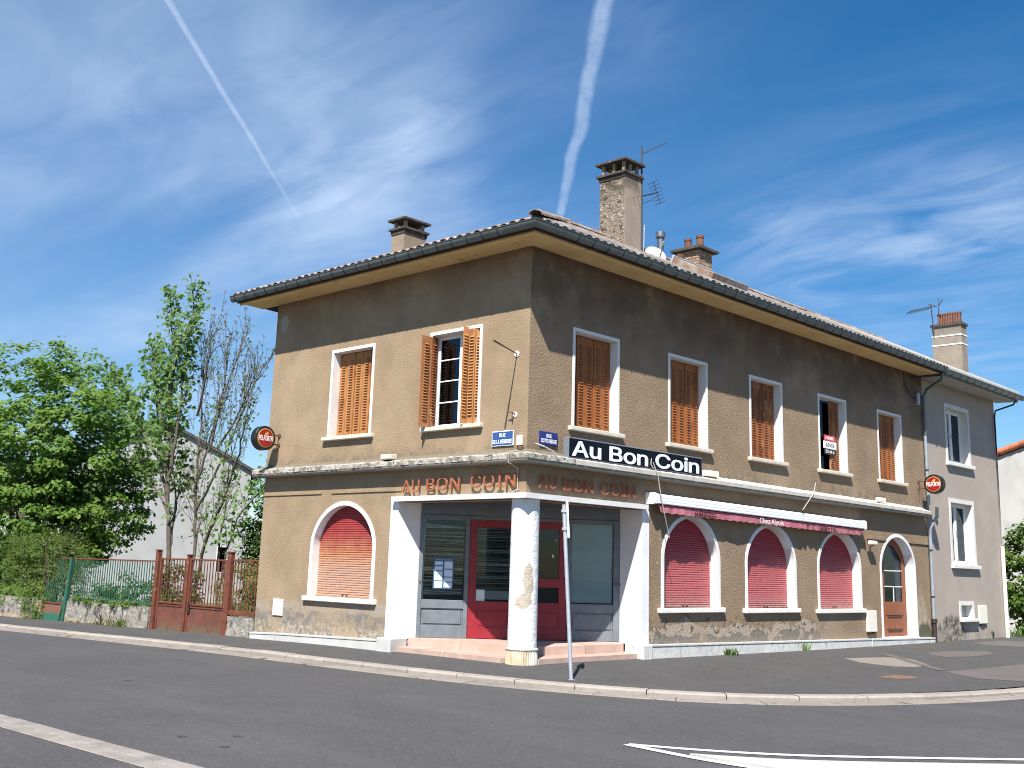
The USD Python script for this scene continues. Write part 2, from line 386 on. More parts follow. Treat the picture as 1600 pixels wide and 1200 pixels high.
mat('shutter_dark', (.30, .105, .035), (.20, .065, .024), 3, .6, ((60, .003, .4),), [([('noise', 4, .60, .66, (1, 1, .35))], (.42, .24, .11))], spec=.4)
def roller(name, c1, c2, faded, fz):
    mat(name, c1, c2, 4, .6, ((40, .003, .4),), [([('z', 2.35, 1.5, 5, .5), ('noise', 9, .24, .50, (1, 1, 5))], faded), ([('z', fz+.25, fz-.25, 7, .3), ('noise', 12, .40, .56, (1, 1, 4))], (.36, .25, .215)), ([('noise', 30, .62, .70, (.5, .5, 2))], (.20, .03, .035))], stretch=(1, 1, 4))
roller('roller_left', (.30, .040, .042), (.25, .032, .034), (.44, .225, .115), 1.62)
roller('roller_right', (.30, .032, .050), (.25, .026, .042), (.42, .115, .115), 1.05)
mat('grey_paint', (.150, .172, .195), (.120, .138, .158), 5, .55, ((40, .003, .4),), [([('noise', 8, .60, .72)], (.20, .215, .23))], spec=.4)
mat('grey_paint_dark', (.075, .085, .092), None, rough=.6)
mat('red_paint', (.265, .014, .026), (.215, .011, .020), 5, .45, ((40, .003, .3),), [([('noise', 9, .60, .70)], (.29, .035, .042))], spec=.45)
mat('blind_dark', (.46, .47, .45), (.26, .27, .26), 5, .7, rnd=.35)
mat('blind_green', (.44, .46, .42), (.37, .39, .355), 5, .7, rnd=.15)
mat('blind_pale', (.58, .66, .67), (.50, .58, .59), 1.5, .8, stretch=(.3, .3, 3))
mat('interior', (.030, .030, .028), None, rough=.9)
mat('curtain', (.40, .42, .44), (.30, .32, .34), 3, .9, stretch=(8, 8, .3))
mat('roller_cream', (.56, .50, .36), (.50, .44, .31), 2, .8)
mat('paper_blue', (.05, .11, .20), None, rough=.5)
mat('paper_light', (.55, .68, .78), (.48, .60, .72), 8, .6)
mat('paper_white', (.78, .78, .76), None, rough=.6)
mat('ink', (.03, .04, .07), None, rough=.6)
mat('letter_rust', (.34, .115, .055), (.25, .078, .040), 14, .75, ((50, .004, .5),), [([('noise', 22, .55, .66)], (.42, .20, .115))])
mat('sign_navy', (.004, .006, .011), (.006, .009, .015), 4, .6, spec=.12)
mat('sign_side', (.21, .235, .28), (.17, .19, .23), 4, .5, metal=.2)
mat('sign_white', (.74, .76, .84), (.68, .70, .79), 4, .4)
mat('enamel_blue', (.035, .085, .26), (.028, .068, .22), 6, .30, spec=.5)
mat('enamel_navy', (.020, .028, .165), (.016, .020, .13), 6, .30, spec=.5)
mat('enamel_white', (.78, .82, .84), None, rough=.35)
mat('sign_black', (.012, .012, .012), None, rough=.4, spec=.5)
mat('sign_red', (.30, .014, .013), (.23, .010, .010), 6, .3, spec=.5)
mat('sign_yellow', (.62, .40, .12), (.55, .33, .08), 6, .35, spec=.5)
mat('sign_orange', (.75, .22, .03), None, rough=.35)
mat('estate_red', (.50, .06, .08), None, rough=.5)
mat('awning_white', (.80, .80, .80), (.74, .74, .75), 5, .4, spec=.4)
mat('awning_grey', (.42, .43, .45), None, rough=.5)
mat('awning_cloth', (.36, .125, .155), (.29, .095, .125), 4, .85, ((12, .02, .4),), [([('noise', 5, .55, .7)], (.43, .20, .22))])
mat('awning_dark', (.10, .020, .034), None, rough=.85)
mat('cream_plastic', (.74, .70, .62), (.68, .64, .57), 5, .5)
mat('metal_grey', (.38, .40, .42), (.30, .32, .34), 10, .5, spec=.5, metal=.5)
mat('galvanised', (.50, .53, .57), (.42, .45, .49), 14, .42, spec=.5, metal=.5)
mat('rust_rod', (.16, .09, .05), (.11, .06, .035), 12, .8)
mat('wire', (.42, .40, .36), None, rough=.7)
mat('door_wood', (.22, .075, .036), (.17, .055, .027), 4, .55, ((30, .004, .4),), [([('noise', 5, .58, .7, (1, 1, .3))], (.19, .055, .026))], stretch=(3, 3, .4))
mat('door_red_wood', (.27, .098, .048), (.22, .075, .037), 4, .6, ((30, .004, .4),), stretch=(3, 3, .4))
mat('step_pink', (.47, .335, .28), (.39, .275, .23), 3, .75, ((30, .006, .5),), [([('noise', 6, .58, .68)], (.38, .27, .22)), ([('noise', 22, .66, .70)], (.26, .20, .17))], rnd=.07)
mat('grey_render', (.375, .322, .280), (.335, .285, .248), 1.2, .92, ((35, .02, .35),), [
    ([('blob', (2.05, 16.6, .25), (.8, .95, .42), 4, 1.1, .25), ('noise', 6, .38, .58)], (.085, .075, .06)), ([('z', .5, .1, 3, .5), ('noise', 2, .4, .7)], (.25, .225, .20))])
mat('grey_trim', (.66, .645, .615), (.58, .57, .545), 3, .7, ((40, .004, .4),))
mat('house_white', (.33, .335, .345), (.285, .29, .30), .8, .9, ((25, .01, .3),), [([('noise', 2, .52, .7, (1, 1, .3))], (.30, .30, .295))])
mat('right_house_wall', (.46, .455, .44), (.40, .395, .38), .9, .9, ((25, .01, .3),), [([('noise', 1.2, .5, .7)], (.34, .335, .32))])
mat('slate_roof', (.070, .068, .068), (.05, .048, .048), 4, .85)
mat('red_tile', (.46, .15, .075), (.36, .11, .055), 5, .85, ((40, .01, .4),), rnd=.2)
mat('roughcast', (.30, .245, .195), (.20, .16, .125), 9, .95, ((9, .09, 1.0), (24, .05, .9)), [([('noise', 9, .55, .62)], (.44, .375, .315)), ([('noise', 8, .44, .38)], (.075, .06, .05)), ([('z', 10.6, 11.2, 4, .5), ('noise', 5, .3, .6)], (.10, .085, .065))])
mat('chimney_smooth', (.31, .245, .20), (.26, .205, .165), 3, .92, ((40, .01, .4),), [([('z', 10.9, 11.25, 3, .4)], (.12, .10, .08)), ([('noise', 3, .56, .7, (1, 1, .3))], (.26, .21, .165))])
mat('chimney_tan', (.275, .215, .165), (.225, .175, .135), 3, .92, ((30, .015, .4),), [([('noise', 4, .56, .70, (1, 1, .3))], (.26, .19, .15))])
mat('chimney_cap', (.085, .072, .062), (.048, .041, .036), 7, .95, ((25, .03, .6),), [([('noise', 9, .60, .68)], (.24, .21, .17))])
mat('chimney_grey', (.26, .222, .178), (.205, .175, .145), 3, .92, ((30, .012, .4),), [([('z', 9.2, 9.8, 3, .5), ('noise', 3, .35, .65, (1, 1, .3))], (.16, .145, .125)), ([('noise', 4, .58, .70, (1, 1, .25))], (.19, .17, .145))])
mat('brick', (.36, .255, .185), (.26, .185, .14), 7, .92, ((40, .01, .5),), rnd=.22)
mat('mortar', (.40, .33, .26), (.32, .27, .21), 9, .95)
mat('terracotta', (.17, .072, .050), (.11, .058, .044), 9, .85, rnd=.15)
mat('flue_steel', (.22, .24, .27), (.17, .19, .21), 8, .4, metal=.7, spec=.5)
mat('dish_white', (.40, .40, .39), (.34, .34, .33), 5, .5)
mat('antenna', (.055, .058, .066), None, rough=.6)
mat('asphalt_road', (.070, .068, .071), (.058, .057, .059), .55, .92, ((120, .006, .5), (420, .004, .5)), [([('noise', .33, .44, .70, (.5, 1.6, 1))], (.083, .081, .083)), ([('noise', 1.3, .52, .72, (.25, 1.2, 1))], (.066, .064, .066)), ([('noise', 13, .50, .68)], (.080, .078, .080)), ([('noise', 10, .45, .32)], (.054, .053, .055)), ([('noise', 30, .60, .66)], (.125, .123, .124)), ([('noise', .8, .585, .60)], (.072, .071, .073)), ([('noise', 62, .42, .34)], (.045, .044, .046)), ([('noise', 2.3, .715, .735)], (.050, .049, .050)), ([('noise', 9, .73, .75)], (.21, .205, .20))], detail=8)
mat('asphalt_path', (.064, .062, .063), (.053, .052, .053), .8, .93, ((150, .006, .5),), [([('noise', 13, .50, .64)], (.080, .077, .076)), ([('noise', 10, .45, .36)], (.046, .045, .046)), ([('noise', 34, .55, .63)], (.100, .097, .096)), ([('noise', 60, .42, .34)], (.042, .041, .042)), ([('noise', 1.1, .48, .72)], (.076, .072, .069)), ([('noise', 3.3, .68, .74)], (.115, .098, .085)), ([('noise', 12, .745, .76)], (.30, .29, .27))], detail=8)
mat('patch_pale', (.215, .19, .17), (.175, .157, .142), 2, .93, ((90, .008, .5),), [([('noise', 40, .6, .68)], (.17, .155, .145))])
mat('patch_warm', (.118, .104, .098), (.098, .088, .083), 2, .93, ((90, .008, .5),), [([('noise', 40, .6, .68)], (.14, .125, .12))])
mat('patch_rust', (.20, .115, .085), (.14, .085, .065), 6, .9)
mat('kerb_stone', (.30, .268, .235), (.25, .222, .195), 5, .9, ((40, .006, .5),), [([('noise', 14, .60, .68)], (.20, .17, .14))], rnd=.09)
mat('gutter_stone', (.255, .225, .195), (.21, .185, .16), 5, .9, ((40, .006, .5),), [([('noise', 12, .56, .64)], (.17, .15, .125)), ([('noise', 4, .62, .66)], (.06, .05, .04))], rnd=.09)
mat('joint_dark', (.060, .048, .036), None, rough=.95)
mat('paver', (.245, .222, .205), (.20, .18, .166), 6, .9, ((50, .005, .5),), [([('noise', 20, .60, .68)], (.16, .15, .14))], rnd=.12)
mat('road_paint', (.60, .60, .595), (.50, .50, .495), 6, .75, ((120, .004, .4),), [([('noise', 30, .60, .67)], (.33, .325, .32)), ([('noise', 5, .60, .72)], (.50, .50, .49))])
mat('island_pale', (.47, .45, .42), (.40, .385, .355), 4, .9, ((90, .006, .5),), [([('noise', 25, .62, .70)], (.40, .38, .35))])
mat('ground_grass', (.095, .115, .040), (.13, .12, .055), 1.3, .95, ((8, .08, .6),))
mat('low_wall', (.30, .275, .245), (.20, .185, .16), 4, .95, ((9, .05, .7), (35, .02, .5)), [([('noise', 6, .52, .62, (1, 1, .5))], (.10, .09, .075)), ([('z', .0, -.15, 4, .25)], (.36, .27, .18)), ([('noise', 13, .58, .64)], (.43, .41, .37))])
mat('rust_iron', (.16, .048, .026), (.105, .034, .021), 5, .75, ((45, .004, .5),), [([('noise', 11, .60, .68)], (.25, .11, .065))], spec=.35)
mat('rust_panel', (.155, .055, .036), (.11, .042, .029), 3, .75, ((30, .006, .5),), [([('z', .25, -.05, 4, .3), ('noise', 6, .38, .6)], (.125, .10, .06)), ([('noise', 15, .64, .70)], (.33, .22, .165))], spec=.35)
mat('green_iron', (.024, .115, .075), (.018, .085, .058), 6, .6, ((45, .004, .5),), [([('noise', 7, .58, .66)], (.15, .065, .04))], spec=.4)
mat('green_panel', (.030, .14, .09), (.022, .105, .068), 6, .65, ((30, .006, .5),), [([('z', .0, .12, 6, .25), ('noise', 6, .3, .5)], (.20, .085, .06))])
mat('bark', (.115, .085, .062), (.075, .058, .045), 7, .95, ((18, .03, .6),))
mat('bark_grey', (.135, .105, .085), (.085, .068, .056), 7, .95, ((18, .02, .6),))
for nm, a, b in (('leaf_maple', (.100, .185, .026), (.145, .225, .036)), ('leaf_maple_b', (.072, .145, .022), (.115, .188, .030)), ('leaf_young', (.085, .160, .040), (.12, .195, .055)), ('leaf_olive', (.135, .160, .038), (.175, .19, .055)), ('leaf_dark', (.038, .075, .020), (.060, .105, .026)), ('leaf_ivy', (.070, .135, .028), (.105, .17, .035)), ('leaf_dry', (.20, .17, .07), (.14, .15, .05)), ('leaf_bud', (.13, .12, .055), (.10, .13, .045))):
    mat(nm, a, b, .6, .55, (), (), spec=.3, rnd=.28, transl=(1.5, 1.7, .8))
def glass_mat(name, tint, ior=1.5, rough=0.0, base=0.0):
    N = Nodes()
    fr = N.add('fresnel', {'IOR': ior}) + '.fac'
    fr = N.math('add', N.math('multiply', fr, 0.9), base, clamp=True)
    t = N.add('transparent_bsdf', {'color': tint}) + '.BSDF'
    g = N.add('glossy_bsdf', {'color': (.42, .48, .56), 'roughness': rough}) + '.BSDF'
    mx = N.add('mix_closure', {}, fac=fr, closure1=t, closure2=g) + '.closure'
    MATS[name] = usdkit.material(stage, '/World/Looks/' + name, N.n, N.l, surface=mx)
glass_mat('glass', (.86, .90, .90))
glass_mat('glass_dark', (.45, .48, .48))

# ================================================================== GROUND, ROAD, PAVEMENT (setting)
def drop(x): return -0.014*max(0.0, -x-5.0)
def gz(x, y):                     # pavement height
    d = 0.0
    w = NR[0]*x + NR[1]*y
    e = min(1.0, max(0.0, max(-y, w)/1.2)) if max(-y, w) > 0 else 0.0
    return 0.03*(1-e) - 0.02*e + drop(x) - (0.03*max(0, min(1, (y-3)/5)) if w > -1 else 0)
def rz(x, y): return -0.085 + drop(x)
KB = np.array([(-60, -1.55), (-30, -1.55), (-16, -1.54), (-10, -1.52), (-5, -1.52), (-1.75, -1.47), (-.4, -1.38), (.82, -1.22), (1.83, -1.02), (2.89, -.68), (3.69, -.25), (4.31, .28), (4.82, .9), (5.25, 1.58), (5.66, 2.4), (6.04, 3.35), (6.33, 4.4), (6.58, 5.6), (6.8, 7.0), (7.0, 9.0), (7.3, 12), (8.0, 18), (9.5, 30), (13, 60)], float)
from scipy.interpolate import PchipInterpolator, CubicSpline
_s = np.concatenate([[0], np.cumsum(np.linalg.norm(np.diff(KB, axis=0), axis=1))])
_kx, _ky = PchipInterpolator(_s, KB[:, 0]), PchipInterpolator(_s, KB[:, 1])
def kerb_at(s, off=0.0):
    x, y = float(_kx(s)), float(_ky(s)); dx, dy = float(_kx(s, 1)), float(_ky(s, 1)); L = math.hypot(dx, dy)
    return np.array([x + off*dy/L, y - off*dx/L])
KS = np.linspace(0, _s[-1], 320)
s_vis0 = float(np.interp(-22, KB[:5, 0], _s[:5])); s_vis1 = float(_s[-3])
def sheet(poly, zf, step=1.0, dz=0.0, mesh_box=None):
    """a polygon on the ground, cut in cells so that it follows the slope"""
    x0, y0, x1, y1 = poly.bounds; ms = []
    nx = max(1, int((x1-x0)/step)); ny = max(1, int((y1-y0)/step))
    xs = np.linspace(x0, x1, nx+1); ys = np.linspace(y0, y1, ny+1)
    V, Fc = [], []
    from shapely import prepare
    prepare(poly)
    for i in range(nx):
        for j in range(ny):
            cell = sbox(xs[i], ys[j], xs[i+1], ys[j+1])
            if not poly.intersects(cell): continue
            q = cell if poly.contains(cell) else poly.intersection(cell)
            for g in getattr(q, 'geoms', [q]):
                if g.geom_type != 'Polygon' or g.area < 1e-6: continue
                v, f = trimesh.creation.triangulate_polygon(g, engine='earcut')
                n0 = sum(len(k) for k in V)
                V.append(np.column_stack([v, [zf(a, b)+dz for a, b in v]])); Fc.append(np.asarray(f)+n0)
    m = raw(np.vstack(V), np.vstack(Fc))
    fl = m.face_normals[:, 2] < 0
    m.faces[fl] = m.faces[fl][:, ::-1]
    m = raw(m.vertices, m.faces); m.merge_vertices()
    return m

far = sbox(-260, -160, 160, 320)
g_ = sheet(far, lambda x, y: -0.16 + max(-0.6, drop(x)) - (0.1 if y > 2 else 0), 20)
ground = whole('ground', g_, 'ground_grass', 'grassy open ground behind the houses and walls', 'ground', loc=(0, 0, 0), kind='structure')
kin = [tuple(kerb_at(s)) for s in KS]
road_poly = Polygon([tuple(kerb_at(s, 0.24)) for s in KS] + [(60, 60), (60, -60), (-60, -60)])
road = whole('road', sheet(road_poly, rz, 2.0), 'asphalt_road', 'grey asphalt road bending round the street corner', 'road', loc=(0, 0, 0), kind='structure')
pav_poly = Polygon(kin + [(8.5, 60), tuple(DR[:2]*30 - NR[:2]*.3), tuple(DR[:2]*.6 - NR[:2]*.3), (-.45, .45), (-.6, .25), (-60, .25)])
pav = whole('pavement', sheet(pav_poly, gz, 0.8), 'asphalt_path', 'dark asphalt pavement around the corner cafe', 'pavement', loc=(0, 0, 0), kind='structure')
# kerb stones and gutter stones, one by one where they can be told apart
kerb = thing('kerb', 'pale stone kerb with a gutter course curving round the corner', 'kerb', (0, 0, 0), kind='structure')
rng = np.random.default_rng(5)
def stone(sa, sb, o0, o1, ztop, zbot, zf, gap=.007, b=.012, tilt=0.0):
    n = max(2, int((sb-sa)/.35)+1); ss = np.linspace(sa+gap, sb-gap, n)
    prof = [(o0+b*.3, zbot), (o1, zbot), (o1, ztop-b), (o1-b, ztop), (o0+.004, ztop), (o0+.002, ztop-.01)]
    sts = []
    for s in ss:
        a = kerb_at(s, 0); c = kerb_at(s, 1)
        sts.append(lambda o, z, a=a, c=c, s=s: np.array([*(a+(c-a)*o), z + zf(*a) + tilt*(s-sa)]))
    return sweep(prof, sts)
s = s_vis0; stones = []
while s < s_vis1:
    L = rng.uniform(.95, 1.05)
    stones.append((s, s+L)); s += L
for (a, b) in stones:
    part(kerb, 'kerb_stone', stone(a, b, 0.0, .25, .006+rng.normal(0, .004), -.3, lambda x, y: -.02+drop(x)-(0.03 if y > 5 else .006*max(0, y)), b=.022, tilt=rng.normal(0, .002)), 'kerb_stone')
    h = (a+b)/2
    part(kerb, 'gutter_stone', stone(a+.4, b+.4, .292, .66, .006+rng.normal(0, .002), -.2, rz, b=.006), 'gutter_stone')
# far kerb beyond the stones one can tell apart
part(kerb, 'kerb_run', cat(*[stone(a, a+6, 0, .25, .004, -.3, lambda x, y: -.02+drop(x), gap=.01) for a in np.arange(0.2, s_vis0-6, 6.0)]), 'kerb_stone', kind='stuff')
part(kerb, 'joint_bed', cat(*[stone(s_vis0, s_vis1, .23, .67, -.006, -.2, rz, b=.003)]), 'joint_dark')
# paver strip in the foreground
strip = thing('paver_strip', 'band of small pale pavers set across the road in the foreground', 'paver strip', (0, 0, 0), kind='structure')
part(strip, 'joint_bed', cbox(-6.2, 5.4, -8.555, -8.195, -.3, rz(0, 0)+.004, 0), 'joint_dark')
for r in range(2):
    x = -6.0 + rng.uniform(0, .1)
    while x < 5.0:
        L = rng.uniform(.20, .24)
        y0 = -8.55 + r*.177
        part(strip, 'paver', cbox(x, x+L-.012, y0, y0+.168, -.25, rz(0, 0)+.010+rng.normal(0, .0015), .006), 'paver'); x += L
# painted lines and the pale traffic island
zt = rz(0, 0)
def ribbon(ptsc, w, dz):
    p = LineString(ptsc).buffer(w/2, cap_style=2, join_style=1)
    return sheet(p, lambda x, y: zt, 1.0, dz)
marks = thing('road_marking', 'white painted lines forming the tip of a traffic island', 'road marking', (0, 0, 0), kind='structure')
up_line = [(5.04, -4.47), (5.72, -4.17), (6.45, -3.72), (7.18, -3.06), (8.11, -2.14), (9.4, -.7), (11, 1.6)]
lo_line = [(5.04, -4.51), (5.45, -4.57), (5.95, -4.63), (6.45, -4.63), (7.4, -4.6), (9.2, -4.6), (12, -4.6)]
cs = CubicSpline(np.arange(len(up_line)), np.array(up_line)); upl = [tuple(cs(t)) for t in np.linspace(0, len(up_line)-1, 40)]
cs2 = CubicSpline(np.arange(len(lo_line)), np.array(lo_line)); lol = [tuple(cs2(t)) for t in np.linspace(0, len(lo_line)-1, 40)]
part(marks, 'painted_line', ribbon(upl, .10, .004), 'road_paint')
part(marks, 'painted_line', ribbon(lol, .11, .008), 'road_paint')
isl = Polygon(upl + lol[::-1]).buffer(0).difference(LineString(upl).buffer(.34)).difference(LineString(lol).buffer(.085))
isl = isl if isl.geom_type == 'Polygon' else max(isl.geoms, key=lambda g: g.area)
whole('traffic_island', slab(isl, zt-.05, zt+.022), 'island_pale', 'flush pale concrete traffic island between the white lines', 'traffic island', kind='structure', loc=(0, 0, 0))
rpit = np.random.default_rng(14)
for (cx_, cy_) in ((1.91, -7.51), (2.23, -7.11), (2.63, -7.51), (7.4, -6.2), (-2.5, -5.6)):
    aa = np.linspace(0, 2*math.pi, 13)[:-1]; rr_ = rpit.uniform(.02, .05, 12)
    part(road, 'road_pit', sheet(Polygon([(cx_+1.6*r*math.cos(a), cy_+r*math.sin(a)) for a, r in zip(aa, rr_)]), rz, .5, .004), 'joint_dark')
# repairs and covers in the pavement
def patch(pts, m, dz=.004, name='repair_patch'):
    cx = np.array(pts + pts[:1]); q = Polygon(pts).buffer(.12).buffer(-.12)
    part(pav, name, sheet(q, gz, .5, dz), m)
patch([(2.35, 7.9), (2.75, 9.0), (3.0, 9.4), (3.45, 9.0), (4.15, 7.8), (4.05, 7.1), (3.75, 6.8), (3.0, 7.1)], 'patch_pale')
patch([(2.9, 11.6), (3.1, 12.8), (3.7, 13.7), (4.05, 12.9), (4.0, 11.6), (3.65, 10.5), (3.2, 10.9)], 'patch_warm')
patch([(4.75, 6.7), (5.0, 8.2), (5.3, 10.2), (6.4, 10.0), (6.45, 7.5), (6.2, 5.95), (5.62, 5.7), (5.0, 6.3)], 'patch_warm')
patch([(2.35, 10.0), (4.6, 6.75), (4.75, 6.85), (2.5, 10.2)], 'patch_warm', .008)
patch([(4.38, 4.2), (4.42, 4.95), (4.72, 5.0), (4.9, 4.75), (4.78, 4.25)], 'patch_rust')
patch([(2.6, 16.3), (2.8, 18.5), (3.6, 19.5), (4.4, 18.2), (3.8, 16.4)], 'patch_warm')
cov = thing('manhole_cover', 'worn rusty utility cover let into the pavement near the kerb', 'utility cover', (4.6, 4.55, gz(4.6, 4.55)))
part(cov, 'cover', cbox(4.48, 4.70, 4.32, 4.80, -.1, gz(4.6, 4.55)+.012, .004), 'patch_rust')
part(cov, 'cover_rib', cat(*[cbox(4.49, 4.69, 4.36+k*.065, 4.385+k*.065, -.1, gz(4.6, 4.55)+.017, .002) for k in range(7)]), 'patch_rust')

# ================================================================== THE CORNER CAFE
bar = thing('corner_cafe', 'two storey brown rendered corner cafe with white arched windows and rusty shutters', 'building', (0, 0, 0))
WT = 0.42; ZTOP = 7.34; LEND = 7.38; REND = 15.50
LW = [(4.03, 5.37), (1.12, 2.47)]
RW = [(1.10, 2.41), (3.92, 5.26), (6.82, 8.17), (9.76, 11.13), (12.75, 14.13)]
ZWB, ZWT = 4.18, 6.03
arL = (3.70, 5.675, .95, 1.92, .925)
arR = [(3.70, 5.655, .945, 1.90, .90), (6.565, 8.61, .92, 1.88, .885), (9.53, 11.62, .895, 1.87, .885)]
arD = (12.60, 14.60, .15, 1.90, .905)
NL_, NR_ = 1.93, 1.93
PU = 3.12; PZ = 2.80                          # porch opening along both walls, lintel soffit
wl = sbox(.0, -.4, LEND, ZTOP)
for a, b in LW: wl = wl.difference(sbox(a, ZWB, b, ZWT))
wl = wl.difference(arch(*arL, n=NL_)).difference(sbox(-1, -1, PU, PZ))
wr = sbox(.0, -.5, REND, ZTOP)
for a, b in RW: wr = wr.difference(sbox(a, ZWB, b, ZWT))
for a in arR: wr = wr.difference(arch(*a, n=NR_))
wr = wr.difference(arch(*arD, n=NR_)).difference(sbox(-1, -1, PU+.03, PZ))
def mitre(m, F):     # pull the inner corner edge back so that the two walls meet on the bisector
    v = m.vertices.copy(); inv = np.linalg.inv(F); loc = trimesh.transform_points(v, inv)
    sel = np.abs(loc[:, 0]) < 1e-6
    loc[sel, 0] = -0.8848*loc[sel, 1]
    sl2 = (np.abs(loc[:, 0]-(PU+.03)) < 1e-6) & (loc[:, 1] < -.2) & (loc[:, 2] < PZ+.001)
    loc[sl2, 0] += .14
    m.vertices = trimesh.transform_points(loc, F); return m
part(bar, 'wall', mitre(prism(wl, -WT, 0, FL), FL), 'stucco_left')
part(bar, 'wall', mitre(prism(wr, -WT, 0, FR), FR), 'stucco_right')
# side and rear walls, floor between storeys, so that the house is closed
pL = np.array([-LEND, 0]); pD = DR[:2]*20.6 - NR[:2]*7.2; pE = np.array([-LEND, 7.4])
part(bar, 'wall', slab(Polygon([(-LEND, .43), (-LEND, 7.4), (-LEND+.35, 7.4), (-LEND+.35, .43)]), -.5, ZTOP), 'stucco_left')
qb = DR[:2]*15.5 - NR[:2]*7.2
part(bar, 'wall', slab(LineString([(-LEND+.36, 7.25), tuple(qb)]).buffer(.15, cap_style=2), -.5, ZTOP), 'stucco_left')
fl = Polygon([(-LEND+.36, .43), (-.4, .45), tuple(DR[:2]*15.4-NR[:2]*.43), tuple(DR[:2]*15.4-NR[:2]*6.9), (-LEND+.36, 7.0)])
part(bar, 'floor', slab(fl, 2.98, 3.3), 'interior')
# ---- ledge between the storeys
rngl = np.random.default_rng(11)
def ledge_mesh(us, side):
    sts = []
    for u in us:
        n1, n2 = rngl.normal(0, .006), rngl.normal(0, .007)
        if side == 'L':
            sts.append((lambda u, n1, n2: (lambda o, z: np.array([-u, -o - (n1 if o > .1 else 0), z + (n2 if z > 3.5 else 0)])))(u, n1, n2))
        else:
            sts.append((lambda u, n1, n2: (lambda o, z: DR*u + NR*(o+(n1*.3 if o > .1 else 0)) + np.array([0, 0, z-.0042*u + (n2*.3 if z > 3.5 else 0)])))(u, n1, n2))
    return sts
prof_top = [(0.0, 3.465), (.25, 3.465), (.255, 3.545), (.22, 3.56), (.10, 3.60), (.0, 3.655)]
prof_bot = [(0.0, 3.40), (.215, 3.40), (.235, 3.43), (.245, 3.464), (0, 3.464)]
usL = np.arange(7.54, .35, -.06); usR = np.arange(1.0, 15.26, .12)
part(bar, 'ledge', sweep(prof_top, ledge_mesh(usL, 'L') + [stC()] + ledge_mesh(np.arange(.2, .98, .06), 'R')), 'ledge_old', label='crumbling mossy stretch of the ledge')
part(bar, 'ledge', sweep(prof_top, ledge_mesh(usR, 'R')), 'ledge_clean')
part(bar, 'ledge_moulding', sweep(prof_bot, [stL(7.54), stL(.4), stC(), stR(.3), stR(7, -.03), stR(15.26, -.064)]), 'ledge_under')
part(bar, 'string_course', sweep([(0, 3.0), (.022, 3.005), (.022, 3.045), (0, 3.05)], [stL(LEND), stL(5.42)]), 'stucco_left')
part(bar, 'string_course', sweep([(0, 3.0), (.022, 3.005), (.022, 3.045), (0, 3.05)], [stL(5.10), stL(3.05)]), 'stucco_left')
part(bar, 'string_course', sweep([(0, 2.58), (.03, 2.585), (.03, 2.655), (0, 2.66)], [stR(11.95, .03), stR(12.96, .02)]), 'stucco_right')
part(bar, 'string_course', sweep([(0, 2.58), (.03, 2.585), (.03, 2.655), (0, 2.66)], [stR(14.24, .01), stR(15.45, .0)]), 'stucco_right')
# ---- plinths
def plinth(F, u0, u1, zt0, zt1, zb, o, m, bev=.02):
    poly = Polygon([(u0, zb), (u1, zb), (u1, zt1), (u0, zt0)])
    part(bar, 'plinth', prism(poly, .002, o, F), m)
    c = Polygon([(u0-.004, zt0-.028), (u1+.004, zt1-.028), (u1+.004, zt1+.002), (u0-.004, zt0+.002)])
    part(bar, 'plinth_coping', prism(c, .001, o+.013, F), m)
plinth(FL, 6.50, 7.36, .150, .118, -.5, .12, 'plinth_white')
plinth(FL, 3.42, 6.49, .225, .152, -.5, .115, 'plinth_white')
plinth(FR, 3.30, 11.84, .272, .172, -.5, .10, 'plinth')
plinth(FR, 11.86, 15.34, .168, .118, -.5, .12, 'plinth')
part(bar, 'plinth_block', cbox(3.02, 3.40, -.30, .15, -.3, .272, .02, FL), 'plinth_white')
part(bar, 'plinth_block', cbox(3.0, 3.28, -.32, .15, -.3, .278, .02, FR), 'plinth')

# ---- rectangular windows
def ring(poly_out, w, bottom_open=True):
    inner = poly_out.buffer(-w, join_style=2)
    if bottom_open:
        b = inner.bounds; ob = poly_out.bounds
        inner = unary_union([inner, sbox(b[0], ob[1]-.1, b[2], b[1]+.05)])
    return poly_out.difference(inner)
def leaf(F, u0, u1, o, z0, z1, louvre_rows=27, skew=0.0):
    """one folded leaf of a pressed steel shutter, with raised louvres"""
    ms = [cbox(u0, u1, o-.012, o, z0, z1, .003)]
    w = u1-u0; c = (u0+u1)/2; lw = min(.10, w*.62)
    h = (z1-z0-.26)/louvre_rows
    for k in range(louvre_rows):
        z = z0+.14+k*h
        a, b2 = c-lw/2, c+lw/2
        v = [(a, o-.001, z), (b2, o-.001, z), (b2, o+.028, z+.005), (a, o+.028, z+.005), (a, o-.001, z+h*.62), (b2, o-.001, z+h*.62)]
        f = [(0, 1, 2), (0, 2, 3), (3, 2, 5), (3, 5, 4), (0, 3, 4), (1, 5, 2), (0, 4, 5), (0, 5, 1)]
        m = raw(v, f); trimesh.repair.fix_normals(m); ms.append(m)
    ms.append(cbox(u0+.001, u0+.012, o-.004, o+.007, z0+.01, z1-.01, 0))
    m = cat(*ms); m.apply_transform(F); return m
def rect_window(F, u0, u1, sill_ext=(.09, .09), sill_o=.10):
    w = part(bar, 'window', prism(ring(sbox(u0, ZWB, u1, ZWT), .062), -.235, .012, F), 'white_trim')
    part(w, 'sill', cbox(u0-sill_ext[0], u1+sill_ext[1], -.24, sill_o, ZWB-.085, ZWB-.004, .012, F), 'sill_cream')
    return w
rs = np.random.default_rng(3)
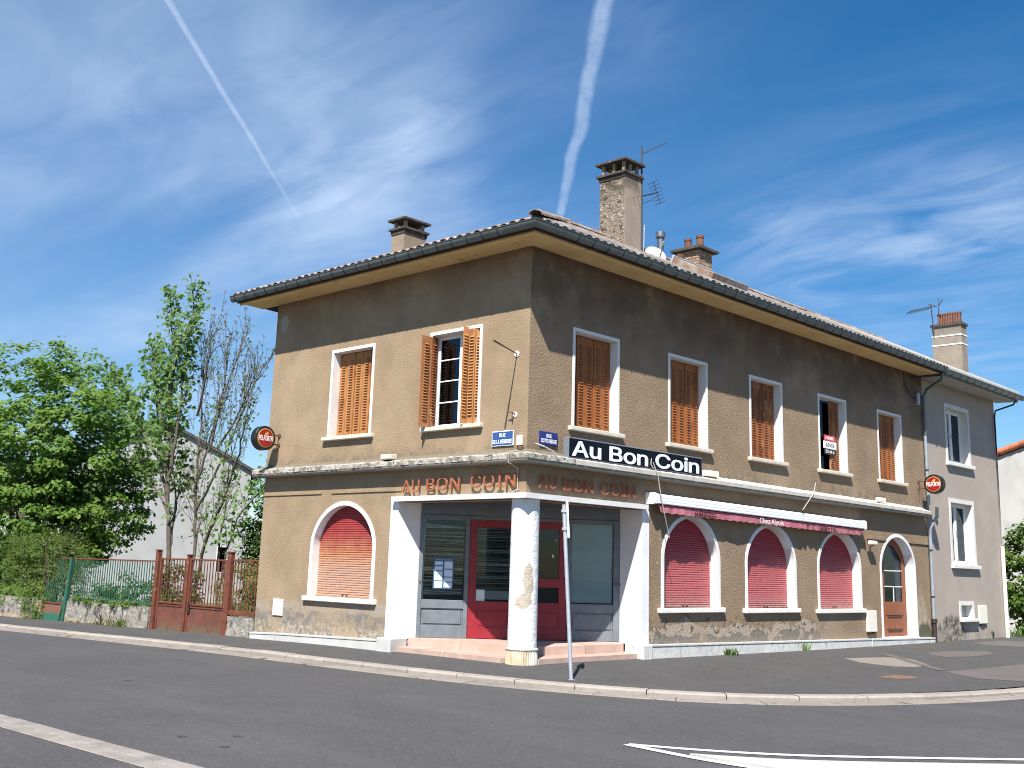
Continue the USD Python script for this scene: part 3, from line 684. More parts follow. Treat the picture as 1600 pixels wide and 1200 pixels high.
def closed_shutters(w, F, u0, u1, m, o=-.185, n=5, gap=None):
    a, b = u0+.064, u1-.064
    e = np.linspace(a, b, n+1)
    for k in range(n):
        if gap and k in gap: continue
        part(w, 'shutter_leaf', leaf(F, e[k]+.0035, e[k+1]-.0035, o+(.008 if k % 2 else 0)+rs.normal(0, .002), ZWB+.01, ZWT-.075), m)
w = rect_window(FL, *LW[0]); closed_shutters(w, FL, *LW[0], 'shutter')
for i, ab in enumerate(RW):
    w = rect_window(FR, *ab)
    if i != 3: closed_shutters(w, FR, *ab, 'shutter_dark' if i in (2,) else 'shutter_right')
    else:
        closed_shutters(w, FR, *ab, 'shutter_dark', gap=(1, 2))
        part(w, 'room', cbox(ab[0]+.07, ab[1]-.07, -.60, -.43, ZWB, ZWT-.06, 0, FR), 'interior')
        part(w, 'pane', cbox(ab[0]+.07, ab[1]-.07, -.262, -.256, ZWB, ZWT-.06, 0, FR), 'glass_dark')
# the open window beside the corner, its shutters folded back
u0, u1 = LW[1]; w = rect_window(FL, u0, u1)
def slant_leaf(p, q, z0, z1, m, lab=None):
    p3, q3 = pt(FL, p[0], p[1], 0), pt(FL, q[0], q[1], 0); d = q3-p3; L = np.linalg.norm(d); d /= L
    n = np.cross(d, [0, 0, 1.0]);
    if n @ np.array([.63, -.77, 0]) < 0: n = -n
    part(w, 'shutter_leaf', leaf(frame(p3, d, n), .002, L-.002, 0.0, z0, z1), m, label=lab)
slant_leaf((2.405, -.15), (2.39, .02), ZWB+.02, ZWT-.08, 'shutter_dark')
slant_leaf((2.395, .025), (2.42, .275), ZWB+.0, ZWT-.09, 'shutter_brown', 'brown faded shutter leaf folded outwards')
slant_leaf((1.19, -.05), (1.27, .015), ZWB+.01, ZWT-.075, 'shutter')
slant_leaf((1.275, .018), (1.42, .04), ZWB+.01, ZWT-.06, 'shutter')
slant_leaf((1.425, .045), (1.46, .16), ZWB+.0, ZWT-.03, 'shutter')
fr = [cbox(u0+.065, u0+.12, -.225, -.175, ZWB, ZWT-.06, .006, FL), cbox(u1-.12, u1-.065, -.225, -.175, ZWB, ZWT-.06, .006, FL),
      cbox(u0+.12, u1-.12, -.225, -.175, ZWB, ZWB+.07, .006, FL), cbox(u0+.12, u1-.12, -.225, -.175, ZWT-.13, ZWT-.06, .006, FL), cbox((u0+u1)/2-.05, (u0+u1)/2+.05, -.222, -.170, ZWB+.07, ZWT-.13, .006, FL)]
part(w, 'casement', cat(fr), 'white_trim')
for k in (1, 2, 3): part(w, 'glazing_bar', cbox(u0+.12, u1-.12, -.212, -.184, ZWB+.07+k*.412, ZWB+.095+k*.412, .003, FL), 'white_trim')
for k in range(4):
    for (a, b) in ((u0+.12, (u0+u1)/2-.05), ((u0+u1)/2+.05, u1-.12)):
        part(w, 'pane', cbox(a, b, -.2, -.196, ZWB+.07+k*.412+(.025 if k else 0), ZWB+.07+(k+1)*.412, 0, FL), 'glass')
cur = []
for (a, b) in ((1.60, 1.88),):
    uu = np.linspace(a, b, 25); sts = [(lambda u: (lambda o, z: np.array([-u, -(o + .012*math.sin(u*95)), z])))(u) for u in uu]
    cur.append(sweep([(-.30, ZWB+.02), (-.295, ZWB+.02), (-.295, ZWT-.1), (-.30, ZWT-.1)], sts))
part(w, 'curtain', cat(cur), 'curtain')
part(w, 'room', cbox(u0-.2, u1+.2, -1.6, -1.5, ZWB-.4, ZWT+.2, 0, FL), 'interior')

# ---- arched windows with painted roller shutters
def arch_window(F, a, n, m, sill_u, sill_m, depth=-.23, wtrim=.085, slat=.046):
    out = arch(*a, n=n, k=40)
    inn = arch(a[0], a[1], a[2]-.2, a[3], a[4], n=n, k=40, inset=wtrim)
    w = part(bar, 'arched_window', prism(out.difference(inn), depth, .014, F), 'white_trim', smooth=35)
    part(w, 'sill', cbox(sill_u[0], sill_u[1], depth-.02, .085, sill_u[2]-.095, sill_u[2], .012, F), sill_m)
    slats = []; z = a[2]; top = a[3]+a[4]-wtrim
    while z < top-.02:
        zz = min(z+slat*.9, top-.003)
        g = inn.intersection(sbox(a[0]-1, z, a[1]+1, zz))
        if not g.is_empty:
            x0, _, x1, _ = g.bounds
            gm = inn.intersection(LineString([(a[0]-1, zz), (a[1]+1, zz)]))
            x0b, x1b = (gm.bounds[0], gm.bounds[2]) if not gm.is_empty else (x0, x1)
            o = depth+.03; b = .008
            v = [(x0-.02, o, z), (x1+.02, o, z), (x1+.02, o+b, z+slat*.3), (x0-.02, o+b, z+slat*.3), (x0b-.02, o+b*.7, zz-.006), (x1b+.02, o+b*.7, zz-.006), (x1b+.02, o-.004, zz+.004), (x0b-.02, o-.004, zz+.004)]
            f = [(0, 1, 2), (0, 2, 3), (3, 2, 5), (3, 5, 4), (4, 5, 6), (4, 6, 7)]
            mm = raw(v, f); mm.apply_transform(F); slats.append(mm)
        z += slat
    part(w, 'roller_shutter', cat(slats), m)
    c = (a[0]+a[1])/2
    part(w, 'shutter_backing', prism(inn.buffer(.02).intersection(sbox(a[0], a[2]-.05, a[1], 9)), depth-.02, depth+.022, F), 'interior')
    part(w, 'bottom_rail', cbox(a[0]+wtrim+.003, a[1]-wtrim-.003, depth+.026, depth+.05, a[2]-.002, a[2]+.036, .006, F), m)
    for dx in (-.05, .07):
        part(w, 'shutter_stop', cbox(c+dx-.02, c+dx+.02, depth+.04, depth+.075, a[2]+.03, a[2]+.055, .004, F), 'rust_rod')
    return w
arch_window(FL, arL, NL_, 'roller_left', (3.60, 5.76, .945), 'sill_white', depth=-.20)
arch_window(FR, arR[0], NR_, 'roller_right', (3.60, 5.74, .945), 'sill_white')
arch_window(FR, arR[1], NR_, 'roller_right', (6.46, 8.66, .920), 'sill_white')
arch_window(FR, arR[2], NR_, 'roller_right', (9.42, 11.70, .893), 'sill_white')
# ---- arched side door
out = arch(*arD, n=NR_, k=40); inn = arch(arD[0], arD[1], arD[2]-.3, arD[3], arD[4], n=NR_, k=40, inset=.085)
d = part(bar, 'arched_door', prism(out.difference(inn), -.30, .014, FR), 'white_jamb', smooth=35)
def inarch(b0): return inn.intersection(b0)
uL, uR = 12.685, 14.515
part(d, 'door_frame', prism(inn.difference(inn.buffer(-.09)).intersection(sbox(0, .17, 20, 9)), -.29, -.25, FR), 'door_wood')
# fixed leaf on the left, door leaf on the right
leaf_r = inn.intersection(sbox(13.13, .17, 14.43, 3)).buffer(-.004)
glz = inn.buffer(-.20).intersection(sbox(13.28, 1.05, 14.30, 2.62))
bars = unary_union([sbox(13.28, 1.425, 14.4, 1.455), sbox(13.28, 1.835, 14.4, 1.865), sbox(13.80, 1.05, 13.83, 1.44)])
part(d, 'door_leaf', prism(leaf_r.difference(glz), -.275, -.235, FR), 'door_red_wood')
part(d, 'door_leaf', prism(inn.intersection(sbox(12.69, .17, 13.122, 3)).difference(sbox(12.80, 1.06, 13.03, 2.2)), -.28, -.245, FR), 'door_wood')
part(d, 'glazing_bar', prism(bars.intersection(glz), -.268, -.244, FR), 'grey_trim')
part(d, 'pane', prism(glz, -.262, -.258, FR), 'glass')
part(d, 'pane', prism(sbox(12.80, 1.06, 13.03, 2.2), -.262, -.258, FR), 'glass_dark')
part(d, 'net_curtain', prism(glz.buffer(.05), -.33, -.325, FR), 'blind_pale')
part(d, 'kick_plate', cbox(12.74, 13.10, -.244, -.238, 1.02, 1.30, .002, FR), 'metal_grey')
part(d, 'door_panel', cbox(13.30, 14.28, -.236, -.222, .71, 1.00, .01, FR), 'door_red_wood')
part(d, 'door_panel', cbox(13.30, 14.28, -.236, -.222, .36, .62, .01, FR), 'door_red_wood')
for z in (.655, .305): part(d, 'vent_slot', cbox(13.42, 14.20, -.236, -.221, z-.018, z+.018, .002, FR), 'cast_iron')
part(d, 'threshold', cbox(uL-.05, uR+.05, -.32, .06, .10, .165, .01, FR), 'plinth')

# ---- porch on the corner: lintel, jambs, ceiling, column, steps
lint = [(-.14, PZ), (.12, PZ), (.125, PZ+.09), (-.14, PZ+.095)]
part(bar, 'lintel', sweep(lint, [stL(3.21), stL(.5), stC(), stR(.5), stR(3.17)]), 'white_trim')
A2, B2 = SA[:2], (SA+SD*3.94)[:2]
jl0 = np.array([-PU, 0]); jr0 = DR[:2]*PU
def jamb(p0, p1, wv, z0, z1):
    d_ = (p1-p0)/np.linalg.norm(p1-p0); n_ = wv
    q = Polygon([tuple(p0), tuple(p1+d_*.12), tuple(p1+d_*.12+n_*.2), tuple(p0+n_*.2)])
    return slab(q, z0, z1)
part(bar, 'jamb', jamb(jl0+np.array([.0, -.012]), A2, np.array([-1.0, 0]), .25, PZ+.02), 'white_jamb')
part(bar, 'jamb', jamb(jr0+NR[:2]*.012, B2, DR[:2], .25, PZ+.02), 'white_jamb')
por = Polygon([(-3.3, .0), (-.02, -.0), tuple(DR[:2]*3.3), tuple(B2 + DR[:2]*.4), tuple(B2-SN[:2]*.2), tuple(A2-SN[:2]*.2), (-3.4, .6)])
part(bar, 'porch_ceiling', slab(por.buffer(-.03), PZ+.03, PZ+.12), 'grey_paint_dark')
col_c = (-.185, .235)
part(bar, 'column', (lambda m: (m.apply_translation((0, 0, 0)), m)[1])(lathe([(0, .28), (.252, .28), (.250, .6), (.247, 1.2), (.245, 2.0), (.243, PZ+.03), (0, PZ+.03)], 48, (*col_c, 0))), 'white_column', smooth=40)
nfl = 40; ang = np.linspace(0, 2*math.pi, nfl*2, endpoint=False); rr = np.where(np.arange(nfl*2) % 2 == 0, .274, .256)
part(bar, 'column_base', slab(Polygon([(col_c[0]+r*math.cos(a), col_c[1]+r*math.sin(a)) for a, r in zip(ang, rr)]), -.1, .27), 'column_base')
part(bar, 'column_base_cap', lathe([(0, .262), (.276, .262), (.280, .272), (.276, .284), (.25, .30), (0, .30)], 48, (*col_c, 0)), 'plinth_white', smooth=40)
# lower step (pink tiles), upper step (pink blocks)
st1 = Polygon([(-3.10, .02), (-.46, .02), (-.40, .22), (.06, .40), tuple(DR[:2]*3.0+NR[:2]*.0), tuple(B2), tuple(A2)])
st2f = [np.array(p) for p in ((-3.12, .335), (-1.9, .575), (-.78, .80), (-.34, 1.02), (-.13, 2.0), (.06, 2.98))]
bk = [A2 + (B2-A2)*t for t in (0.0, .18, .38, .55, .78, 1.0)]
cuts1 = np.array([-3.10, -2.4, -1.78, -1.16, -.4])
steps = thing('entrance_steps', 'two worn pink stone steps in front of the corner entrance', 'steps', (-1.2, 1.2, 0))
lowL = [Polygon([(a+.004, .02), (b-.004, .02), (b-.004, 1.6), (a+.004, 1.6)]).intersection(st1) for a, b in zip(cuts1[:-1], cuts1[1:])]
for g in lowL: part(steps, 'step_slab', slab(g, -.1, .112+rng.normal(0, .002)), 'step_pink')
restp = st1.difference(sbox(-4, -1, -.404, 3))
for a, b in ((-1, .9), (.9, 1.6), (1.6, 2.3), (2.3, 4)):
    g = restp.intersection(sbox(-2, a+.004, 2, b-.004))
    if not g.is_empty: part(steps, 'step_slab', slab(g, -.1, .112+rng.normal(0, .002)), 'step_pink')
for i in range(5):
    p0, p1, q1, q0 = st2f[i], st2f[i+1], bk[i+1], bk[i]
    dd = (p1-p0)/np.linalg.norm(p1-p0)*.004
    part(steps, 'step_block', slab(Polygon([tuple(p0+dd), tuple(p1-dd), tuple(q1-dd), tuple(q0+dd)]), -.1, .266+rng.normal(0, .002)), 'step_pink')
part(steps, 'floor_behind', slab(Polygon([tuple(A2), tuple(B2), tuple(B2-SN[:2]*2), tuple(A2-SN[:2]*2)]), -.1, .262), 'interior')

# ---- shop front set diagonally
sf = part(bar, 'shop_front', cat(
    cbox(-.06, 4.0, -.10, .0, 2.605, PZ+.06, .004, FS), cbox(.0, .075, -.07, .012, .27, 2.60, .006, FS), cbox(.885, .965, -.07, .012, .27, 2.60, .006, FS),
    cbox(.075, .885, -.07, .008, 2.50, 2.60, .006, FS), cbox(.075, .885, -.07, .008, .82, .98, .006, FS), cbox(.075, .885, -.07, .008, .27, .50, .006, FS),
    cbox(.075, .885, -.06, -.025, .50, .82, .003, FS),
    cbox(2.905, 2.975, -.07, .012, .27, 2.60, .006, FS), cbox(3.815, 3.96, -.07, .012, .27, 2.60, .006, FS),
    cbox(2.975, 3.815, -.07, .008, 2.52, 2.60, .006, FS), cbox(2.975, 3.815, -.07, .008, .81, .97, .006, FS), cbox(2.975, 3.815, -.07, .008, .27, .46, .006, FS),
    cbox(2.975, 3.815, -.06, -.025, .46, .81, .003, FS), cbox(.965, 2.905, -.07, -.002, 2.53, 2.60, .006, FS)), 'grey_paint')
part(sf, 'raised_panel', cbox(.115, .845, -.03, -.006, .535, .785, .018, FS), 'grey_paint')
part(sf, 'raised_panel', cbox(3.015, 3.775, -.03, -.006, .495, .775, .018, FS), 'grey_paint')
part(sf, 'glass_pane', cbox(.075, .885, -.035, -.030, .98, 2.50, 0, FS), 'glass')
part(sf, 'glass_pane', cbox(2.975, 3.815, -.035, -.030, .97, 2.52, 0, FS), 'glass')
rb = np.random.default_rng(8)
def blind(s0, s1, z0, z1, o, pitch, irr, width=.03):
    ms = []; z = z0
    while z < z1:
        t = .35+rb.normal(0, irr*.5); dz = rb.normal(0, irr*.012); sk = rb.normal(0, irr*.02)
        c, sn = math.cos(t)*width/2, math.sin(t)*width/2
        v = [(s0, o-c, z-sn+dz), (s1, o-c, z-sn+dz+sk), (s1, o+c, z+sn+dz+sk), (s0, o+c, z+sn+dz)]
        ms.append(raw(v, [(0, 1, 2), (0, 2, 3)])); z += pitch
    m = cat(ms); m.apply_transform(FS); return m
part(sf, 'venetian_blind', blind(.10, .86, 1.0, 2.49, -.10, .030, 1.0), 'blind_dark')
part(sf, 'roller_blind', cbox(2.99, 3.80, -.065, -.058, .99, 2.51, .002, FS), 'blind_pale')
part(sf, 'back_board', cbox(.0, 4.0, -.50, -.45, .27, 2.9, 0, FS), 'interior')
part(sf, 'lock', cat(cbox(3.845, 3.885, .008, .030, 1.335, 1.40, .006, FS), cbox(3.92, 3.95, .008, .04, 1.345, 1.375, .006, FS)), 'rust_rod')
part(sf, 'window_bolt', cat(*[cbox(3.780, 3.812, .0, .018, z, z+.03, .004, FS) for z in (1.52, 1.57, 1.62, 1.70)]), 'rust_rod')
part(sf, 'lock', cbox(.03, .055, .010, .03, 1.29, 1.335, .005, FS), 'rust_rod')
def door_leaf(s0, s1, glasses, zp0, zp1):
    poly = sbox(s0, .275, s1, 2.525)
    for g in glasses: poly = poly.difference(sbox(*g))
    dd = part(sf, 'entrance_door', prism(poly.difference(sbox(s0+.15, zp0, s1-.15, zp1)), -.06, -.006, FS), 'red_paint')
    part(dd, 'door_panel', cbox(s0+.15, s1-.15, -.05, -.028, zp0, zp1, .0, FS), 'red_paint')
    part(dd, 'raised_panel', cbox(s0+.20, s1-.20, -.04, -.014, zp0+.05, zp1-.05, .015, FS), 'red_paint')
    for g in glasses: part(dd, 'glass_pane', cbox(g[0], g[2], -.04, -.035, g[1], g[3], 0, FS), 'glass')
    return dd
d1 = door_leaf(.97, 1.925, [(1.115, .97, 1.78, 2.38)], .475, .84)
d2 = door_leaf(1.935, 2.90, [(2.08, 1.43, 2.735, 2.385), (2.08, .97, 2.735, 1.265)], .475, .84)
part(d1, 'venetian_blind', blind(1.12, 1.77, 1.20, 2.37, -.085, .034, .35, .036), 'blind_green')
part(d1, 'letter_sheet', cbox(1.125, 1.29, -.034, -.031, .975, 1.19, 0, FS), 'blind_pale')
part(d1, 'sagging_blind', cbox(1.125, 1.77, -.060, -.055, 1.01, 1.175, .002, FS), 'blind_green')
for z in (.55, 1.35, 2.2): part(d1, 'hinge', tube([pt(FS, .968, .004, z-.045), pt(FS, .968, .004, z+.045)], .011, 8), 'rust_rod')
part(d2, 'sticker', cat(cbox(2.60, 2.63, -.034, -.032, 1.84, 1.90, 0, FS), cbox(2.66, 2.685, -.034, -.032, 2.17, 2.19, 0, FS)), 'paper_white')
part(d2, 'handle', tube([pt(FS, 1.985, .0, 1.32), pt(FS, 1.985, .05, 1.32), pt(FS, 2.06, .055, 1.32)], .009, 8), 'metal_grey')

# ---- soffit, gutter, roof
def mitred_strip(e0, e1, z0, z1, uL0, uL1, uR0, uR1):
    prof = [(e0, z0), (e1, z0), (e1, z1), (e0, z1)]; out_ = []
    for (a, b) in zip(uL0, uL1): out_.append(sweep(prof, [stL(a), stL(b)] if b > .0 else [stL(a), stC()]))
    for (a, b) in zip(uR0, uR1): out_.append(sweep(prof, [stR(a), stR(b)] if a > .0 else [stC(), stR(b)]))
    return out_
for (e0, e1, z0) in ((-.02, .44, 7.325), (.446, .66, 7.318)):
    for k, m in enumerate(mitred_strip(e0, e1, z0, 7.36, (7.98, 4.204), (4.2, -1), (-1, 3.904, 7.704, 11.604), (3.9, 7.7, 11.6, 15.42))):
        part(bar, 'soffit_board', m, 'soffit_wood')
part(bar, 'fascia', sweep([(.585, 7.27), (.612, 7.27), (.612, 7.316), (.585, 7.316)], [stL(7.98), stC(), stR(15.42)]), 'soffit_wood')
part(bar, 'fascia', sweep([(.662, 7.30), (.682, 7.30), (.682, 7.42), (.662, 7.42)], [stL(7.98), stC(), stR(15.42)]), 'roof_under')
GC, GZ, GR = .752, 7.435, .086
ga = np.linspace(math.pi*1.0, math.pi*2.0, 11)
gp = [(GC+GR*math.cos(a), GZ+1.35*GR*math.sin(a)) for a in ga] + [(GC+GR+.012, GZ+.004), (GC+GR+.008, GZ+.016), (GC+GR-.006, GZ+.008)] + [(GC+(GR-.006)*math.cos(a), GZ+1.35*(GR-.006)*math.sin(a)) for a in ga[::-1]]
gut = part(bar, 'gutter', sweep(gp, [stL(8.06), stC(), stR(15.30)]), 'gutter_zinc', smooth=40)
for u in list(np.arange(.12, 8.0, .37)):
    part(gut, 'gutter_strap', sweep([(GC+(GR+.007)*math.cos(a), GZ+1.35*(GR+.007)*math.sin(a)) for a in ga] + [(GC+(GR-.001)*math.cos(a), GZ+1.35*(GR-.001)*math.sin(a)) for a in ga[::-1]], [stL(u-.011), stL(u+.011)]), 'gutter_strap')
for u in list(np.arange(.35, 15.2, .40)):
    part(gut, 'gutter_strap', sweep([(GC+(GR+.007)*math.cos(a), GZ+1.35*(GR+.007)*math.sin(a)) for a in ga] + [(GC+(GR-.001)*math.cos(a), GZ+1.35*(GR-.001)*math.sin(a)) for a in ga[::-1]], [stR(u-.011), stR(u+.011)]), 'gutter_strap')
SLR, SLL = math.radians(28.3), math.radians(22.0); EV = .74; ZEV = 7.475
def zroof(e_in): return ZEV + math.tan(SLR)*e_in           # e_in: horizontal distance inwards from the eave line
ridge_o = -3.65
E0 = corner(EV, ZEV); E1 = np.array([-8.02, -EV, ZEV])
zr_ = zroof(EV-ridge_o); yr_ = (zr_-ZEV)/math.tan(SLL) - EV
R0 = np.array([(ridge_o - NR[1]*yr_)/NR[0], yr_, zr_])
R1 = DR*20.9 + NR*ridge_o + np.array([0, 0, R0[2]])
E2 = DR*20.9 + NR*EV + np.array([0, 0, ZEV])
B1 = DR*20.9 + NR*(2*ridge_o-EV) + np.array([0, 0, ZEV]); B0 = np.array([-8.02, 8.1, ZEV])
def hip_u(side, e_in):
    f = e_in/(EV-ridge_o) if side == 'R' else e_in/(yr_+EV)
    p = E0 + (R0-E0)*f
    return float(p @ DR) if side == 'R' else -float(p[0])
roof_v = [E0, E1, R0, R1, E2, B1, B0]
rm = raw(roof_v + [v-np.array([0, 0, .12]) for v in roof_v], [(0, 2, 1), (0, 4, 3), (0, 3, 2), (1, 2, 6), (2, 3, 5), (2, 5, 6), (7, 8, 9), (7, 10, 11), (7, 9, 10), (8, 13, 9), (9, 12, 10), (9, 13, 12), (0, 7, 11), (0, 11, 4), (0, 1, 8), (0, 8, 7), (3, 5, 12), (3, 12, 10), (4, 11, 10), (4, 10, 3)])
roof = part(bar, 'roof', rm, 'roof_under')
def tile_mesh(L=.43, w0=.098, w1=.080, h=.062, n=6, th=.012):
    a = np.linspace(0, math.pi, n+1); V = []
    for (y, w) in ((0.0, w0), (L, w1)):
        for t in (0, th):
            V += [(-(w-t)*math.cos(q), y, (h-t)*math.sin(q)) for q in a]
    k = n+1; f = []
    O0, I0, O1, I1 = 0, k, 2*k, 3*k
    for i in range(n):
        f += [(O0+i, O0+i+1, O1+i+1), (O0+i, O1+i+1, O1+i), (I0+i, I1+i+1, I0+i+1), (I0+i, I1+i, I1+i+1), (O0+i, I0+i, I0+i+1), (O0+i, I0+i+1, O0+i+1)]
    m = raw(V, f); trimesh.repair.fix_normals(m); return m
TILE = tile_mesh()
rt_ = np.random.default_rng(21)
def place_tile(base, along, inward, lift, sl):
    cs_, sn_ = math.cos(sl), math.sin(sl)
    ax = along; ay = inward*cs_ + np.array([0, 0, sn_]); az = np.cross(ax, ay); az /= np.linalg.norm(az)
    if az[2] < 0: az = -az
    j = rt_.normal(0, .012); q = frame(base + az*lift, ax + ay*j, ay - ax*j + az*(.02+rt_.normal(0, .006)), az)
    m = TILE.copy(); m.apply_transform(q); return m
mass = {'L': [], 'R': []}; nind = 0
for side in ('L', 'R'):
    ulim = 8.0 if side == 'L' else 15.42
    sl = SLL if side == 'L' else SLR; cs_ = math.cos(sl); tn = math.tan(sl)
    for row in range(15):
        s_in = row*.37*cs_
        if s_in + .40*cs_ > (yr_+EV if side == 'L' else EV-ridge_o): continue
        for u in np.arange(-.6, ulim+.01, .208) if side == 'L' else np.arange(-.6, ulim+4.5, .208):
            if u < hip_u(side, s_in)+.08: continue
            if side == 'L':
                if u > ulim - .86*s_in: continue
                base = np.array([-u, -(EV-s_in+.035), ZEV+tn*(s_in-.035)]); al, inw = np.array([-1.0, 0, 0]), np.array([0, 1.0, 0])
            else:
                if u > 15.42: continue
                base = DR*u + NR*(EV-s_in+.035) + np.array([0, 0, ZEV+tn*(s_in-.035)]); al, inw = DR, -NR
            m = place_tile(base, al, inw, -.004 + rt_.normal(0, .004), sl)
            if row < 2 and nind < 298:
                nind += 1; part(roof, 'roof_tile', m, 'roof_tile' if side == 'L' else 'roof_tile_grey', smooth=40)
            else: mass[side].append(m)
part(roof, 'roof_tiling', cat(mass['L']), 'roof_tile', smooth=40, kind='stuff')
part(roof, 'roof_tiling', cat(mass['R']), 'roof_tile_grey', smooth=40, kind='stuff')
HT = tile_mesh(.46, .125, .10, .095, 8, .014)
hip_d = R0-E0; hl = np.linalg.norm(hip_d); hip_d /= hl
hx = np.cross(hip_d, [0, 0, 1.0]); hx /= np.linalg.norm(hx); hz = np.cross(hx, hip_d)
for k in range(int(hl/.40)):
    m = HT.copy(); m.apply_transform(frame(E0 - hip_d*.05 + hip_d*k*.40 + hz*(.035+(.02 if k else .03)), hx, hip_d+hz*.03, hz)); part(roof, 'hip_tile', m, 'hip_tile', smooth=40)
nr = np.linalg.norm(R1-R0); ry = (R1-R0)/nr; rx = np.cross(ry, [0, 0, 1.0])
for k in range(int(nr/.41)):
    m = HT.copy(); m.apply_transform(frame(R0 + ry*k*.41 + np.array([0, 0, .03]), rx, ry+np.array([0, 0, .03]), (0, 0, 1))); part(roof, 'ridge_tile', m, 'hip_tile', smooth=40)
# skylight low on the right slope
def on_roof(u0, u1, d0, d1, h0, h1):
    ay = -NR*math.cos(SLR)+np.array([0, 0, math.sin(SLR)]); az = np.cross(DR, ay); az = az if az[2] > 0 else -az
    return cbox(u0, u1, d0, d1, h0, h1, .01, frame(DR*0 + NR*EV + np.array([0, 0, ZEV]), DR, ay, az))
sk = part(roof, 'skylight', cat(on_roof(5.9, 7.3, 1.25, 1.33, .0, .20), on_roof(5.9, 7.3, 2.4, 2.48, .0, .20), on_roof(5.9, 5.98, 1.331, 2.399, .0, .20), on_roof(7.22, 7.3, 1.331, 2.399, .0, .20)), 'hip_tile')
part(sk, 'skylight_pane', on_roof(5.985, 7.215, 1.335, 2.395, .12, .17), 'sign_side')
part(sk, 'skylight_edge', on_roof(5.88, 7.32, 2.49, 2.56, .0, .24), 'dish_white')
# ---- chimneys of the cafe
def wallbox(cp, wl_, wr_, z0, z1, b=.01):
    """upright box whose nearest corner stands at cp, wl_ long to the left (along -x) and wr_ along the right street"""
    p = np.array(cp[:2]); a = np.array([-1.0, 0])*wl_; c = DR[:2]*wr_
    q = Polygon([tuple(p), tuple(p+a), tuple(p+a+c), tuple(p+c)])
    if b: q = q.buffer(-b).buffer(b, cap_style=3, join_style=3, resolution=1) if False else q
    return slab(q, z0, z1), q
def capped_chimney(cp, wl_, wr_, z0, z1, zcap, mshaft, over=.07, posts=(3, 3), lab=None, face=None):
    m, q = wallbox(cp, wl_, wr_, z0, z1)
    c = part(bar, 'chimney', m, mshaft, label=lab)
    if face: part(c, 'smooth_face', slab(Polygon([tuple(np.array(cp[:2])+DR[:2]*.001+NR[:2]*.001), tuple(np.array(cp[:2])+DR[:2]*(wr_+.001)+NR[:2]*.001), tuple(np.array(cp[:2])+DR[:2]*(wr_+.001)+NR[:2]*.022), tuple(np.array(cp[:2])+NR[:2]*.022)]), z0, z1-.001), face)
    part(c, 'collar', slab(q.buffer(over, join_style=2), z1, z1+.055), 'chimney_cap')
    part(c, 'collar_bed', slab(q.buffer(.02, join_style=2), z1-.10, z1-.001), 'chimney_cap')
    inner = q.buffer(-.03, join_style=2); xs = np.array(inner.exterior.coords)[:-1]
    k = len(xs)
    for i in range(k):
        p0, p1 = xs[i], xs[(i+1) % k]
        n = posts[0] if abs(p1[1]-p0[1]) < 1e-3 else posts[1]
        for t in np.linspace(0, 1, n)[:-1]:
            p = p0+(p1-p0)*t; ce = np.array(inner.centroid.coords[0]); p = p + (ce-p)/np.linalg.norm(ce-p)*.05
            part(c, 'cap_post', cbox(p[0]-.04, p[0]+.04, p[1]-.04, p[1]+.04, z1+.056, zcap-.001, .006), 'chimney_tan')
    ob = q.buffer(over+.02, join_style=2); ce = np.array(ob.centroid.coords[0])
    base = np.array(ob.exterior.coords)[:-1]
    v = [(*p, zcap) for p in base] + [(*p, zcap+.05) for p in base] + [(*ce, zcap+.17)]
    n = len(base); f = [(i, (i+1) % n, n+(i+1) % n) for i in range(n)] + [(i, n+(i+1) % n, n+i) for i in range(n)] + [(n+i, n+(i+1) % n, 2*n) for i in range(n)] + [(0, 2, 1), (0, 3, 2)]
    cm = raw(v, f); trimesh.repair.fix_normals(cm); part(c, 'cap_slab', cm, 'chimney_cap')
    return c
capped_chimney((-2.245, 6.342), .747, .615, 8.6, 11.43, 11.76, 'roughcast', face='chimney_smooth', lab='tall chimney with pebbly roughcast on its sunny side')
capped_chimney((-6.13, 2.6), .438, .659, 8.2, 9.66, 9.90, 'chimney_tan', over=.06, posts=(2, 2), lab='short tan chimney with a slab on posts')
# low brick chimney with two pots
cp = np.array([-1.872, 9.388]); m, q = wallbox(cp, .66, .60, 8.4, 10.20)
pc = part(bar, 'chimney', slab(q.buffer(-.02, join_style=2), 8.4, 10.20), 'mortar', label='low brick chimney with two clay pots')
rbk = np.random.default_rng(4)
for side in (0, 1):
    L = .66 if side == 0 else .60; ax = np.array([-1.0, 0, 0]) if side == 0 else DR; nn = np.array([0, -1.0, 0]) if side == 0 else NR
    Fb = frame((*cp, 0), ax, nn)
    for r in range(22):
        z = 8.5+r*.077; x = 0.0 if r % 2 else -.11
        while x < L-.02:
            a, b = max(x, 0)+.005, min(x+.21, L)-.005
            if b-a > .03: part(pc, 'brick', cbox(a, b, -.05, .004+rbk.uniform(-.004, .006), z, z+.066, .006, Fb), 'brick')
            x += .22
part(pc, 'cap_slab', slab(q.buffer(.13, join_style=2), 10.20, 10.27), 'chimney_cap')
for (dx, dr) in ((.42, .14), (.16, .30)):
    p = cp + np.array([-1.0, 0])*dx + DR[:2]*dr; h = .30 if dr < .2 else .40
    part(pc, 'chimney_pot', lathe([(.065, 10.27), (.105, 10.27), (.095, 10.27+h*.8), (.11, 10.27+h*.82), (.11, 10.27+h), (.08, 10.27+h), (.065, 10.27)], 20, (*p, 0)), 'terracotta', smooth=40)
